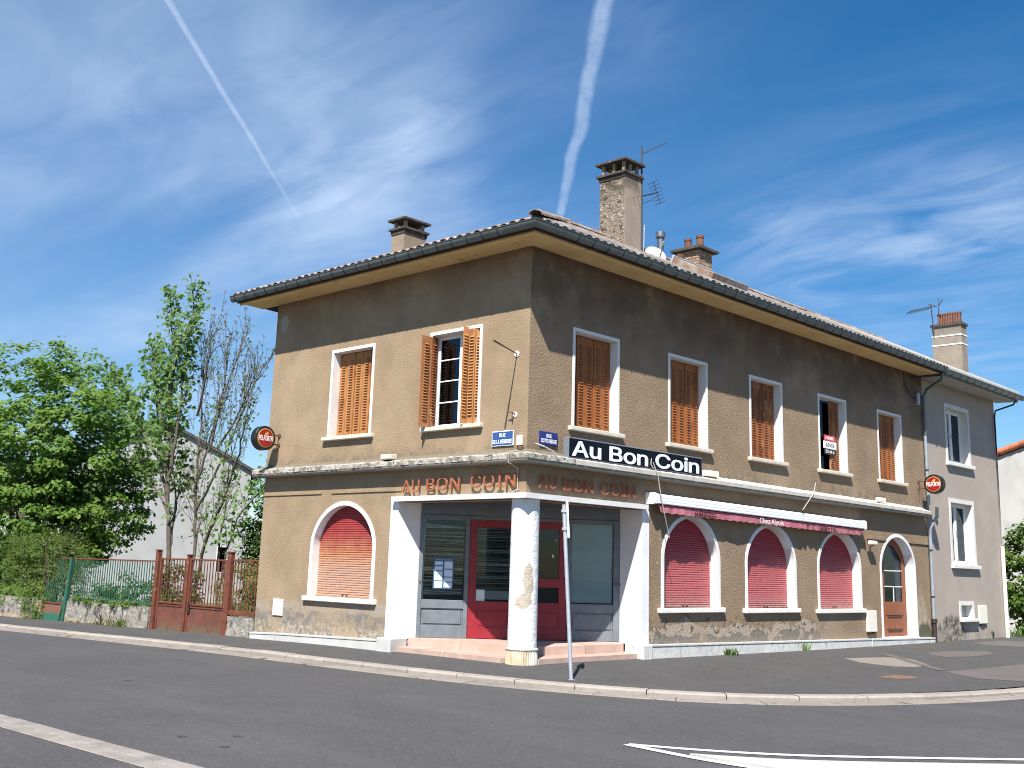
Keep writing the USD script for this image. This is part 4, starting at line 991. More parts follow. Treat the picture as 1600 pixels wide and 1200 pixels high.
# steel flue and one lone pot on the roof
fp = np.array([-1.735, 7.214])
flu = part(bar, 'flue_pipe', tube([(*fp, 8.4), (*fp, 9.86)], .085, 20), 'flue_steel', smooth=40)
part(flu, 'flue_cap', lathe([(0, 9.86), (.12, 9.86), (.125, 9.90), (.12, 10.0), (.05, 10.03), (0, 10.03)], 24, (*fp, 0)), 'flue_steel', smooth=40)
lp = np.array([-1.60, 7.95]); part(bar, 'roof_pot', lathe([(.0, 8.6), (.115, 8.6), (.10, 9.45), (.115, 9.47), (.115, 9.58), (.07, 9.58), (0, 9.50)], 20, (*lp, 0)), 'terracotta', smooth=40)
# ---- downpipe between the two houses
dpp = [pt(FR, 15.20, .74, 7.30), pt(FR, 15.22, .70, 7.12), pt(FR, 15.33, .22, 6.90), pt(FR, 15.36, .10, 6.72), pt(FR, 15.385, .085, 5.6)]
dn = part(bar, 'downpipe', tube(dpp, .045, 12), 'gutter_zinc', smooth=50)
part(dn, 'lower_pipe', tube([pt(FR, 15.385, .085, 5.6), pt(FR, 15.41, .085, 3.68)], .046, 12), 'zinc_light', smooth=50)
part(dn, 'lower_pipe', tube([pt(FR, 15.43, .30, 3.62), pt(FR, 15.45, .28, 3.35), pt(FR, 15.42, .10, 3.05), pt(FR, 15.40, .085, 2.8), pt(FR, 15.40, .085, .58)], .046, 12), 'zinc_light', smooth=50)
part(dn, 'iron_foot', tube([pt(FR, 15.40, .085, .60), pt(FR, 15.40, .085, -.1)], .060, 14), 'cast_iron', smooth=50)
part(dn, 'iron_collar', tube([pt(FR, 15.40, .085, .50), pt(FR, 15.40, .085, .61)], .080, 14), 'cast_iron', smooth=50)
for z in (6.2, 4.65, 2.45, 1.2): part(dn, 'pipe_clip', tube([pt(FR, 15.39, .085, z-.015), pt(FR, 15.39, .085, z+.015)], .056, 14), 'gutter_strap', smooth=50)
part(bar, 'dark_cable', tube([pt(FR, 14.35, .03, 7.3), pt(FR, 14.40, .03, 6.95), pt(FR, 14.65, .02, 6.72), pt(FR, 14.95, .02, 6.60), pt(FR, 15.1, .02, 6.62)], .012, 6), 'sign_black')
part(bar, 'pipe_bracket', cbox(15.05, 15.16, 0, .10, 6.45, 6.80, .02, FR), 'zinc_light')
part(bar, 'eave_brace', tube([pt(FR, 14.75, .05, 7.18), pt(FR, 15.2, .72, 7.25)], .035, 8), 'gutter_strap')

# ---- small fittings on the walls
def fitting(name, m, mt, lab, cat_, group=None): return whole(name, m, mt, lab, cat_, group=group)
t = thing('meter_box', 'cream meter box low on the left wall, left of the arched window', 'meter box', pt(FL, 6.6, 0, .5))
part(t, 'box', cbox(6.43, 6.76, 0, .03, .50, .84, .008, FL), 'cream_plastic')
t = thing('meter_box', 'cream meter box with rounded corners between the third arched window and the side door', 'meter box', pt(FR, 12.0, 0, .3))
part(t, 'box', cbox(11.75, 12.20, 0, .085, .33, .845, .025, FR), 'cream_plastic'); part(t, 'box_foot', cbox(11.85, 12.12, 0, .06, .285, .329, .01, FR), 'cast_iron')
t = thing('wall_lamp', 'small cream wall lamp beside the arched side door', 'lamp', pt(FR, 12.05, 0, 2.5))
part(t, 'lamp_head', cbox(11.80, 12.12, .10, .22, 2.46, 2.56, .03, FR), 'cream_plastic'); part(t, 'bracket', cat(tube([pt(FR, 12.1, 0, 2.40), pt(FR, 12.05, .14, 2.46)], .015, 8), cbox(12.06, 12.14, 0, .02, 2.34, 2.46, .004, FR)), 'rust_rod')
t = thing('alarm_box', 'small white siren box by the corner, right of the street name plate', 'alarm box', pt(FL, .13, 0, 3.7))
part(t, 'box', cbox(.085, .20, 0, .06, 3.715, 3.89, .01, FL), 'cream_plastic'); part(t, 'sounder', cbox(.065, .155, 0, .07, 3.625, 3.70, .01, FL), 'rust_rod')
t = thing('flag_rod', 'thin rusty iron rod sticking out of the upper wall near the corner', 'bracket', pt(FL, .284, 0, 5.36))
part(t, 'rod', tube([pt(FL, .284, 0, 5.364), pt(FL, .16, .46, 5.38), pt(FL, .04, .93, 5.40)], [.011, .013, .019], 8), 'rust_rod')
part(t, 'rosette', tube([pt(FL, .284, 0, 5.364), pt(FL, .284, .015, 5.364)], .055, 14), 'cream_plastic')
part(t, 'hook', tube([pt(FL, .39, .10, 4.32), pt(FL, .30, .08, 4.30), pt(FL, .285, .0, 4.28)], .011, 6), 'rust_rod')
part(t, 'hook_rosette', tube([pt(FL, .285, 0, 4.27), pt(FL, .285, .012, 4.27)], .05, 14), 'cream_plastic')
part(t, 'hook_tail', tube([pt(FL, .30, .06, 4.30), pt(FL, .335, .03, 4.14)], .009, 6), 'rust_rod')
def wire(name, pts, r, lab): return whole(name, tube(pts, r, 6), 'wire', lab, 'cable')
wire('cable', [pt(FL, .12, .03, 3.62), pt(FL, .16, .28, 3.58), pt(FL, .19, .27, 3.40), pt(FL, .155, .05, 3.32), pt(FL, .16, .03, 2.95), pt(FL, .20, .14, 2.90)], .010, 'thin cable looping over the ledge beside the corner')
wire('cable', [pt(FR, 3.15, .24, 3.70), pt(FR, 3.25, .28, 3.45), pt(FR, 3.35, .27, 3.1), pt(FR, 3.48, .25, 2.75), pt(FR, 3.74, .18, 2.28)], .009, 'thin cable hanging past the left end of the awning')
wire('cable', [pt(FR, 9.35, .12, 3.80), pt(FR, 9.15, .22, 3.70), pt(FR, 8.95, .28, 3.50), pt(FR, 8.55, .24, 3.12)], .009, 'thin cable hanging from the ledge down to the awning')
wire('cable', [pt(FR, .10, .10, 3.75), pt(FR, .22, .20, 3.70), pt(FR, .40, .24, 3.63), pt(FR, .52, .27, 3.50)], .014, 'pale loose cable curling over the ledge at the corner')
t = thing('junction_box', 'small pale junction box standing on the ledge under the right street windows', 'junction box', pt(FR, 5.3, .12, 3.6))
part(t, 'box', cbox(4.95, 5.42, .05, .17, 3.60, 3.72, .01, FR), 'cream_plastic')
t = thing('junction_box', 'small pale junction box on the ledge below the last shuttered window', 'junction box', pt(FR, 12.6, .12, 3.6))
part(t, 'box', cbox(12.35, 12.75, .08, .17, 3.58, 3.68, .01, FR), 'cream_plastic')
t = thing('ledge_block', 'flat pale block lying on the ledge above the left arched window', 'block', pt(FL, 3.3, .15, 3.6))
part(t, 'block', cbox(3.16, 3.46, .06, .24, 3.60, 3.70, .015, FL), 'sill_cream')

# ================================================================== SIGNS AND LETTERING
def glyph(ch, h, depth, bold=False):
    m = meshkit.text_mesh(ch, h, depth, bold); b = m.bounds; return m, b
def text_plain(parent, name, txt, origin, right, upv, nrm, h, width, depth, mt, bold=False):
    m = meshkit.text_mesh(txt, h, depth, bold); b = m.bounds
    sx = width/(b[1][0]-b[0][0]); m.apply_translation((-b[0][0], 0, 0)); m.apply_scale((sx, 1, 1))
    m.apply_transform(frame(origin, right, upv, nrm)); return part(parent, name, m, mt)
def letters(parent, word, origin, right, nrm, h, width, depth, mt, gapf=.22, bold=False, name='letter'):
    """single letters of one word spread evenly over a width"""
    gl = [glyph(c, h, depth, bold) for c in word]; ws = [b[1][0]-b[0][0] for _, b in gl]
    gap = gapf*h; tot = sum(ws)+gap*(len(word)-1); sx = width/tot; x = 0
    for (m, b), w in zip(gl, ws):
        m.apply_translation((-b[0][0]+x, 0, 0)); m.apply_scale((sx, 1, 1))
        m.apply_transform(frame(origin, right, (0, 0, 1), nrm)); part(parent, name, m, mt); x += w+gap
XR = np.array([1.0, 0, 0]); NL = np.array([0, -1.0, 0]); UZ = np.array([0, 0, 1.0])
t = thing('wall_lettering', 'rust red letters reading AU BON COIN on the left wall, over the porch', 'lettering', pt(FL, 1.6, 0, 3.0))
for wd, a, b, z in (('AU', 2.97, 2.52, 2.965), ('BON', 2.33, 1.49, 2.985), ('COIN', 1.22, .18, 3.005)):
    letters(t, wd, pt(FL, a, .055, z), XR, NL, .235, a-b, .025, 'letter_rust')
t = thing('wall_lettering', 'rust red letters reading AU BON COIN in shade on the right wall, under the ledge', 'lettering', pt(FR, 1.6, 0, 3.0))
for wd, a, b, z in (('AU', .25, .68, 3.005), ('BON', .86, 1.65, 3.0), ('COIN', 1.85, 2.83, 3.0)):
    letters(t, wd, pt(FR, a, .05, z), DR, NR, .235, b-a, .025, 'letter_rust')
t = thing('box_sign', 'long black shop sign reading Au Bon Coin, standing on the ledge', 'sign', pt(FR, 2.8, .12, 3.58))
part(t, 'sign_case', cbox(.84, 4.80, .05, .185, 3.575, 3.945, .006, FR), 'sign_side')
part(t, 'sign_face', cbox(.862, 4.778, .18, .194, 3.595, 3.925, .004, FR), 'sign_navy')
for wd, a, b in (('Au', .925, 1.70), ('Bon', 1.93, 3.05), ('Coin', 3.28, 4.68)):
    letters(t, wd, pt(FR, a, .194, 3.622), DR, NR, .262, b-a, .006, 'sign_white', gapf=.07, bold=True)
part(t, 'bracket', cat(cbox(1.0, 1.06, 0, .06, 3.66, 3.72, .004, FR), cbox(4.5, 4.56, 0, .06, 3.66, 3.72, .004, FR)), 'sign_side')
part(t, 'lead', tube([pt(FR, 3.15, .20, 3.78), pt(FR, 3.12, .21, 3.66), pt(FR, 3.16, .24, 3.58)], .008, 6), 'wire')
def plate(F, u0, u1, z0, z1, right, nrm, mt, l1, l2, lab):
    t = thing('street_plate', lab, 'street sign', pt(F, (u0+u1)/2, 0, z0))
    part(t, 'rim', cbox(u0, u1, .008, .030, z0, z1, .006, F), 'enamel_white' if mt == 'enamel_blue' else mt)
    part(t, 'plate', cbox(u0+.012, u1-.012, .010, .034, z0+.012, z1-.012, .004, F), mt)
    left = u1 if right is XR else u0; s = -1 if right is XR else 1; w = u1-u0
    text_plain(t, 'writing', l1, pt(F, left+s*w*.36, .034, z1-.105), right, UZ, nrm, .062, w*.28, .002, 'enamel_white', True)
    text_plain(t, 'writing', l2, pt(F, left+s*w*.06, .034, z0+.045), right, UZ, nrm, .066, w*.88, .002, 'enamel_white', True)
plate(FL, .290, .790, 3.727, 3.993, XR, NL, 'enamel_blue', 'RUE', 'DE LA VERRERIE', 'blue enamel street name plate with a white rim, reading RUE DE LA VERRERIE')
plate(FR, .275, .725, 3.757, 4.0, DR, NR, 'enamel_navy', 'RUE', 'COTTE NEUVE', 'dark blue street name plate without a rim, in shade left of the box sign')
def beer_sign(F, u, o, z, along, lab):
    """round projecting sign, its faces along the wall"""
    c = pt(F, u, o, z); ax = along; nr_ = (F @ np.array([0, 1.0, 0, 0]))[:3]
    t = thing('round_sign', lab, 'sign', pt(F, u, 0, z))
    Fd = frame(c, np.cross(UZ, ax), ax, UZ)
    def disc(r, a0, a1, m, rr=.02):
        pr = [(0, a0), (r-rr*.3, a0), (r, a0+rr*.3), (r, a1-rr*.3), (r-rr*.3, a1), (0, a1)]
        g = trimesh.creation.revolve(np.array(pr), sections=48)
        Mx = np.eye(4); Mx[:3, 0] = UZ; Mx[:3, 1] = np.cross(ax, UZ); Mx[:3, 2] = ax; Mx[:3, 3] = c
        g.apply_transform(Mx); return g
    part(t, 'case', disc(.262, -.085, .085, None), 'sign_black', smooth=40)
    for s in (1, -1):
        part(t, 'ring', disc(.205, .0845*s if s > 0 else -.092, .092 if s > 0 else -.0845, None, .004), 'sign_yellow', smooth=40)
        part(t, 'face', disc(.190, .0915*s if s > 0 else -.097, .097 if s > 0 else -.0915, None, .004), 'sign_red', smooth=40)
        rgt = np.cross(UZ, ax*s)
        text_plain(t, 'writing', 'PELFORTH', c + ax*s*.0965 - rgt*.178 - UZ*.055, rgt, UZ, ax*s, .105, .356, .003, 'paper_white', True)
        em = Polygon([(-.05, .055), (.0, .075), (.02, .05), (.075, .06), (.06, .10), (.085, .115), (.05, .15), (.015, .145), (.02, .115), (-.02, .11)]).buffer(.006)
        e = trimesh.creation.extrude_polygon(em, .003, engine='earcut'); e.apply_scale((.72, .72, 1)); e.apply_transform(frame(c + ax*s*.0965 + UZ*.025, rgt, UZ, ax*s)); part(t, 'emblem', e, 'sign_yellow')
    for dz in (.10, -.10):
        part(t, 'arm', tube([pt(F, u, 0, z+dz), pt(F, u, o-.225, z+dz)], .014, 8), 'rust_rod')
        part(t, 'wall_plate', tube([pt(F, u, .0, z+dz), pt(F, u, .025, z+dz)], .045, 12), 'rust_rod')
    part(t, 'stay', tube([pt(F, u, .02, z-.12), pt(F, u, .015, z-.45)], .010, 6), 'rust_rod')
beer_sign(FL, 6.98, .43, 4.21, np.array([1.0, 0, 0]), 'round red beer sign with a yellow ring at the left end of the left wall')
beer_sign(FR, 15.0, .46, 4.205, -DR, 'round red beer sign with a yellow ring by the downpipe at the right end')
t = thing('estate_sign', 'small for sale board in red, white and black hung in the fourth upper window', 'sign', pt(FR, 10.45, -.1, 4.6))
a, b = 10.20, 10.82
part(t, 'red_band', cbox(a+.05, b-.06, -.135, -.125, 4.93, 5.08, .002, FR), 'estate_red'); part(t, 'white_band', cbox(a, b, -.130, -.120, 4.745, 4.925, .002, FR), 'paper_white'); part(t, 'black_band', cbox(a+.04, b-.03, -.135, -.125, 4.60, 4.74, .002, FR), 'sign_black')
text_plain(t, 'writing', 'A VENDRE', pt(FR, a+.10, -.125, 4.975), DR, UZ, NR, .07, .40, .002, 'paper_white', True)
text_plain(t, 'writing', 'AGVDA', pt(FR, a+.11, -.12, 4.79), DR, UZ, NR, .09, .42, .002, 'ink', True)
text_plain(t, 'writing', '33 46 1', pt(FR, a+.10, -.125, 4.64), DR, UZ, NR, .07, .42, .002, 'paper_white', True)
# poster behind the shop window
t = thing('poster', 'blue poster with pale text panels stuck inside the left shop window', 'poster', pt(FS, .48, .02, 1.2))
part(t, 'sheet', cbox(.285, .675, -.029, -.025, 1.19, 1.775, .001, FS), 'paper_blue')
for (a, b, c, d_) in ((.31, .465, 1.635, 1.705), (.31, .465, 1.535, 1.61), (.31, .465, 1.345, 1.515), (.31, .465, 1.205, 1.325), (.495, .655, 1.57, 1.705), (.495, .655, 1.42, 1.55), (.495, .655, 1.325, 1.40), (.495, .655, 1.215, 1.305)):
    part(t, 'panel', cbox(a, b, -.0255, -.0235, c, d_, .0005, FS), 'paper_light')
text_plain(t, 'writing', 'TABLEAU AFFICHAGE', pt(FS, .315, -.0245, 1.728), SD, UZ, SN, .020, .33, .001, 'paper_light')

# ================================================================== AWNING
t = thing('awning', 'rolled up awning, white case and faded rose scalloped valance, above the arched windows', 'awning', pt(FR, 7.4, .1, 2.9))
def zaw(u): return 3.115 - (u-3.22)*.0112
def aw(profile, u0, u1, n=2): return sweep(profile, [(lambda u: (lambda o, z: DR*u+NR*o+np.array([0, 0, zaw(u)+z])))(u) for u in np.linspace(u0, u1, n)])
case = [(.04, -.19), (.19, -.19), (.205, -.175), (.205, -.135), (.196, -.130), (.205, -.125), (.205, -.075), (.196, -.070), (.205, -.065), (.203, -.015), (.185, .0), (.04, .01)]
part(t, 'case', aw(case, 3.30, 8.60), 'awning_white'); part(t, 'case', aw(case, 8.66, 11.52), 'awning_white')
part(t, 'case_joint', aw([(.05, -.185), (.198, -.185), (.198, -.01), (.05, .0)], 8.58, 8.68), 'awning_grey')
for (a, b) in ((3.22, 3.31), (11.51, 11.58)): part(t, 'end_cap', aw([(.0, -.205), (.20, -.205), (.222, -.18), (.222, -.02), (.19, .015), (0, .02)], a, b), 'awning_white')
part(t, 'front_bar', aw([(.15, -.235), (.188, -.235), (.188, -.191), (.15, -.191)], 3.34, 11.5), 'awning_dark')
rv = np.random.default_rng(2)
def valance(u0, u1, z0, z1, o, scal=.245, amp=.022):
    n = int((u1-u0)/.03); us = np.linspace(u0, u1, n+1); V = []; rows = 7
    ph = rv.uniform(0, 6)
    for u in us:
        zb = z1 - amp*abs(math.sin(math.pi*(u-u0)/scal)) + amp
        wv = .012*math.sin(u*3.1+ph)+.008*math.sin(u*9.7)+ (.02*math.sin(u*26)*max(0, 1-(u-u0)/1.2))
        for k in range(rows):
            q = k/(rows-1); z = z0+(zb-z0)*q
            V.append(DR*u + NR*(o + wv*q + .015*q) + np.array([0, 0, zaw(u)+z]))
    f = []
    for i in range(n):
        for k in range(rows-1):
            a = i*rows+k; b = a+rows
            f += [(a, b, b+1), (a, b+1, a+1)]
    return raw(V, f)
part(t, 'valance', valance(3.42, 8.62, -.215, -.365, .178), 'awning_cloth', smooth=True)
part(t, 'valance', valance(8.64, 11.36, -.215, -.365, .178), 'awning_cloth', smooth=True)
def val_text(txt, u, w, h, mt, dz, bold=True):
    m = meshkit.text_mesh(txt, h, .002, bold); b = m.bounds; m.apply_translation((-b[0][0], 0, 0)); m.apply_scale((w/(b[1][0]-b[0][0]), 1, 1))
    ax = DR + UZ*-.0112
    m.apply_transform(frame(pt(FR, u, .212, zaw(u)+dz), ax, UZ, NR)); part(t, 'writing', m, mt)
val_text('AMSTEL', 4.50, .78, .105, 'awning_dark', -.335); val_text('AMSTEL', 9.35, .80, .105, 'awning_dark', -.335)
val_text('Chez Alyois', 6.84, .95, .105, 'paper_white', -.335, False)
for u in (3.9, 7.4, 10.9): part(t, 'wall_bracket', cbox(u-.04, u+.04, .0, .05, zaw(u)-.17, zaw(u)-.02, .005, FR), 'awning_grey')

# ================================================================== STREET SIGN POST (leaning)
t = thing('sign_post', 'leaning grey post with a road sign seen edge on at the kerb before the porch', 'road sign', (1.53, -.67, -.02))
pb, ptp = np.array([1.53, -.67, -.05]), np.array([1.315, -.66, 2.62])
part(t, 'post', tube([pb, ptp], .030, 14), 'galvanised', smooth=50)
dv = np.array([-.62, .77, 0.0]); dv /= np.linalg.norm(dv); lean = (ptp-pb)/np.linalg.norm(ptp-pb)
sidev = np.array([.77, .62, 0])
def plate_at(z0, z1, off, w, th):
    c0 = pb + lean*(z0+.05)/lean[2]; c1 = pb + lean*(z1+.05)/lean[2]; v = []
    for c in (c0, c1):
        for a in (-w/2, w/2):
            for b in (off, off+th): v.append(c + dv*a + sidev*b)
    return trimesh.convex.convex_hull(np.array(v))
part(t, 'sign_plate', plate_at(2.10, 2.66, .032, .44, .030), 'sign_white'); part(t, 'clamp', cat(plate_at(2.22, 2.26, -.045, .09, .08), plate_at(2.50, 2.54, -.045, .09, .08)), 'metal_grey')
part(t, 'foot', lathe([(0, -.03), (.06, -.025), (.045, -.012), (.03, -.008), (0, -.008)], 18, (1.53, -.67, 0)), 'patch_pale')

# ================================================================== THE GREY HOUSE NEXT DOOR
gh = thing('grey_house', 'plain grey rendered house joined to the right end of the cafe', 'building', pt(FR, 18, 0, 0))
G0, G1 = 15.505, 20.62
gw = sbox(G0, -.5, G1, ZTOP-.02)
GWIN = [(16.91, 18.62, 5.045, 6.775), (16.91, 18.63, 2.10, 3.99)]
for (a, b, c, d_) in GWIN: gw = gw.difference(sbox(a, c, b, d_))
gw = gw.difference(sbox(17.25, .50, 18.26, 1.07))
part(gh, 'wall', prism(gw, -.42, -.005, FR), 'grey_render')
part(gh, 'wall', slab(Polygon([tuple((DR*G1 - NR*.006)[:2]), tuple((DR*G1 - NR*7.1)[:2]), tuple((DR*(G1-.3) - NR*7.1)[:2]), tuple((DR*(G1-.3) - NR*.43)[:2]), tuple((DR*(G1-.001) - NR*.43)[:2])]), -.5, ZTOP-.02), 'grey_render')
part(gh, 'wall', slab(Polygon([tuple((DR*(G0+.1) - NR*6.8)[:2]), tuple((DR*(G1-.31) - NR*6.8)[:2]), tuple((DR*(G1-.31) - NR*7.1)[:2]), tuple((DR*(G0+.1) - NR*7.1)[:2])]), -.5, ZTOP-.02), 'grey_render')
part(gh, 'floor', slab(Polygon([tuple((DR*(G0+.1)-NR*.43)[:2]), tuple((DR*(G1-.35)-NR*.43)[:2]), tuple((DR*(G1-.35)-NR*6.7)[:2]), tuple((DR*(G0+.1)-NR*6.7)[:2])]), 3.0, 3.2), 'interior')
for i, (a, b, c, d_) in enumerate(GWIN):
    w = part(gh, 'window', prism(ring(sbox(a, c, b, d_), .12), -.30, .010, FR), 'grey_trim')
    part(w, 'sill', cbox(a-.05, b+.10, -.32, .10, c-.11, c-.004, .012, FR), 'grey_trim')
    ia, ib = a+.12, b-.12
    part(w, 'casement', cat(cbox(ia, ia+.09, -.28, -.21, c, d_-.12, .008, FR), cbox(ib-.09, ib, -.28, -.21, c, d_-.12, .008, FR), cbox(ia+.09, ib-.09, -.28, -.21, c, c+.12, .008, FR), cbox(ia+.09, ib-.09, -.28, -.21, d_-.22, d_-.12, .008, FR), cbox((ia+ib)/2-.07, (ia+ib)/2+.07, -.275, -.20, c+.12, d_-.22, .008, FR)), 'white_trim')
    for (p, q) in ((ia+.09, (ia+ib)/2-.07), ((ia+ib)/2+.07, ib-.09)):
        part(w, 'pane', cbox(p, q, -.25, -.245, c+.12, d_-.22, 0, FR), 'glass')
    part(w, 'blind', cbox(ia+.05, ib-.05, -.34, -.33, c+.05, d_-.15, 0, FR), 'curtain' if i == 0 else 'roller_cream')
    part(w, 'handle', cbox((ia+ib)/2-.015, (ia+ib)/2+.015, -.20, -.17, (c+d_)/2-.10, (c+d_)/2+.06, .004, FR), 'metal_grey')
v = part(gh, 'cellar_window', prism(ring(sbox(17.25, .50, 18.26, 1.07), .11, False), -.28, .012, FR), 'grey_trim')
part(v, 'sill', cbox(17.22, 18.34, .013, .13, .495, .575, .01, FR), 'grey_trim')
part(v, 'cover_board', cbox(17.36, 18.15, -.22, -.20, .61, .96, .0, FR), 'metal_grey')
part(v, 'hole', tube([pt(FR, 17.86, -.21, .77), pt(FR, 17.86, -.197, .77)], .035, 12), 'sign_black')
t = thing('meter_box', 'cream meter box with a pipe stub on the grey house, right of its cellar window', 'meter box', pt(FR, 18.8, 0, .4))
part(t, 'box', cbox(18.50, 19.05, -.004, .06, .43, .945, .015, FR), 'cream_plastic')
part(t, 'stub', cat(cbox(18.62, 18.88, .0, .05, .37, .425, .01, FR)), 'cast_iron'); part(t, 'knob', tube([pt(FR, 18.42, 0, .53), pt(FR, 18.42, .06, .53)], .045, 10), 'cast_iron')
part(gh, 'vent', cbox(16.02, 16.10, -.004, .02, 3.20, 3.30, .005, FR), 'cast_iron')
part(gh, 'pipe_stub', tube([pt(FR, 19.45, .03, -.05), pt(FR, 19.45, .05, .16), pt(FR, 19.42, .0, .19)], .025, 8), 'cast_iron')
part(gh, 'soffit', sweep([(-.02, 7.30), (.60, 7.27), (.60, 7.31), (-.02, 7.335)], [stR(15.44), stR(20.9)]), 'soffit_grey')
part(gh, 'fascia', sweep([(.602, 7.24), (.64, 7.24), (.64, 7.40), (.602, 7.40)], [stR(15.44), stR(20.9)]), 'soffit_grey')
gg = part(gh, 'gutter', sweep([(o, z-.03) for o, z in gp], [stR(15.32), stR(20.98)]), 'gutter_zinc', smooth=40)
for u in np.arange(15.7, 20.9, .5): part(gg, 'gutter_strap', sweep([(GC+(GR+.007)*math.cos(a), GZ-.03+1.35*(GR+.007)*math.sin(a)) for a in ga] + [(GC+(GR-.001)*math.cos(a), GZ-.03+1.35*(GR-.001)*math.sin(a)) for a in ga[::-1]], [stR(u-.011), stR(u+.011)]), 'gutter_strap')
rf = part(gh, 'roof', sweep([(EV, ZEV-.03), (EV, ZEV+.05), (ridge_o, zroof(EV-ridge_o)+.06), (ridge_o, zroof(EV-ridge_o)-.03)], [stR(15.46), stR(20.95)]), 'cement_grey')
for u in np.arange(15.5, 20.9, .25): part(rf, 'roof_rib', sweep([(EV-.01, ZEV+.048), (EV-.01, ZEV+.085), (ridge_o, zroof(EV-ridge_o)+.095), (ridge_o, zroof(EV-ridge_o)+.058)], [stR(u), stR(u+.05)]), 'cement_grey')
cpg = np.array([1.931, 19.456]); m, q = wallbox(cpg, .891, .40, 7.2, 9.72)
gc = part(gh, 'chimney', m, 'chimney_grey', label='grey rendered chimney with two white bands and a row of upright tiles')
for z in (9.10, 9.40): part(gc, 'band', slab(q.buffer(.012, join_style=2).difference(q.buffer(-.02, join_style=2)), z-.02, z+.02), 'white_trim')
part(gc, 'collar', slab(q.buffer(.045, join_style=2), 9.72, 9.80), 'chimney_cap')
cc = np.array(q.centroid.coords[0])
for k in range(9):
    for s_ in (0, 1):
        p = cpg + np.array([-1, 0])*(.10+k*.078) + DR[:2]*(.10 if s_ == 0 else .30); ln = .10 if s_ == 0 else -.10
        part(gc, 'cap_tile', tube([(*p, 9.79), (*(p+DR[:2]*ln*.8), 10.12+.015*(k % 2))], .036, 8), 'terracotta', smooth=50)
part(gc, 'cap_ridge', tube([(*(cpg+np.array([-1, 0])*.04+DR[:2]*.19), 10.15), (*(cpg+np.array([-1, 0])*.78+DR[:2]*.19), 10.15)], .05, 10), 'terracotta', smooth=50)
ep = part(gh, 'downpipe', tube([pt(FR, 20.45, .74, 7.25), pt(FR, 20.45, .66, 7.12), pt(FR, 20.47, .10, 6.98), pt(FR, 20.47, .06, 6.8), pt(FR, 20.47, .06, 2.75)], .028, 12), 'cast_iron', smooth=50)
part(ep, 'lower_pipe', tube([pt(FR, 20.47, .06, 2.75), pt(FR, 20.47, .06, -.1)], .060, 12), 'sill_white', smooth=50)

# ================================================================== AERIALS AND DISH
t = thing('tv_aerial', 'tall roof aerial mast with a grid antenna beside the big chimney', 'aerial', (-2.16, 7.02, 8.9))
mb = np.array([-2.16, 7.02, 8.8]); mt_ = np.array([-2.165, 7.0, 12.35])
part(t, 'mast', tube([mb, mt_], .024, 8), 'antenna')
part(t, 'boom', tube([np.array([-2.164, 7.0, 12.13]), np.array([-2.05, 7.94, 12.74])], .016, 6), 'antenna')
for k in range(9):
    c = np.array([-2.164, 7.0, 12.13]) + (np.array([-2.05, 7.94, 12.74])-np.array([-2.164, 7.0, 12.13]))*(.15+k*.1); part(t, 'element', tube([c-np.array([.11, -.01, 0]), c+np.array([.11, -.01, 0])], .006, 5), 'antenna')
c0 = np.array([-2.16, 7.02, 11.0]); bx = np.array([.25, .93, .42]); bx /= np.linalg.norm(bx); sx_ = np.array([.93, -.25, 0])/.963
part(t, 'boom', tube([c0-bx*.45, c0+bx*.62], .014, 6), 'antenna'); part(t, 'boom', tube([c0-bx*.30-UZ*.22, c0+bx*.42-UZ*.16], .012, 6), 'antenna')
for k in range(7): part(t, 'element', tube([c0+bx*(-.4+k*.16)-sx_*.16, c0+bx*(-.4+k*.16)+sx_*.16], .007, 5), 'antenna')
gx = np.cross(bx, sx_)
part(t, 'reflector', cat(*[tube([c0+bx*.55+gx*(-.28+k*.093)-sx_*.2, c0+bx*.55+gx*(-.28+k*.093)+sx_*.2], .007, 5) for k in range(7)], tube([c0+bx*.55-gx*.3, c0+bx*.55+gx*.3], .01, 5)), 'antenna', kind='stuff')
part(t, 'lead', tube([mb+UZ*.2+np.array([.03, .02, 0]), np.array([-2.12, 7.06, 10.1]), np.array([-2.14, 7.10, 10.25]), np.array([-2.19, 7.05, 10.22]), np.array([-2.22, 6.98, 9.9]), np.array([-2.2, 6.95, 9.1])], .012, 6), 'wire')
t = thing('satellite_dish', 'white satellite dish low on the roof right of the big chimney', 'satellite dish', (-1.5, 6.35, 8.6))
dc = np.array([-1.42, 6.50, 9.20]); dn_ = np.array([.75, -.45, .48]); dn_ /= np.linalg.norm(dn_); e1 = np.cross(UZ, dn_); e1 /= np.linalg.norm(e1); e2 = np.cross(dn_, e1)
pr = [(r, .32*r*r) for r in np.linspace(0, .27, 9)] + [(r, .32*r*r-.012) for r in np.linspace(.275, 0, 9)]
g = trimesh.creation.revolve(np.array(pr), sections=32); g.apply_transform(frame(dc-dn_*.05, e1, e2, dn_)); part(t, 'reflector', g, 'dish_white', smooth=40)
part(t, 'arm', tube([dc-e2*.27, dc+dn_*.36-e2*.08], .012, 6), 'antenna'); part(t, 'receiver', tube([dc+dn_*.33-e2*.07, dc+dn_*.42-e2*.02], .03, 10), 'dish_white'); part(t, 'mount', tube([dc-dn_*.06, dc-dn_*.15-UZ*.25, dc-dn_*.15-UZ*.8], .022, 8), 'antenna')
t = thing('tv_aerial', 'small rake aerial on the chimney of the grey house', 'aerial', (1.35, 19.5, 9.7))
a0 = np.array([1.12, 19.40, 9.45]); at = np.array([1.10, 19.25, 10.45]); part(t, 'mast', tube([a0, at], .018, 8), 'antenna')
bd = np.array([-.52, -.80, -.28]); bd /= np.linalg.norm(bd); sd_ = np.cross(bd, UZ); sd_ /= np.linalg.norm(sd_); ac = at-UZ*.10
part(t, 'boom', tube([ac+bd*-.35, ac+bd*.95], .013, 6), 'antenna')
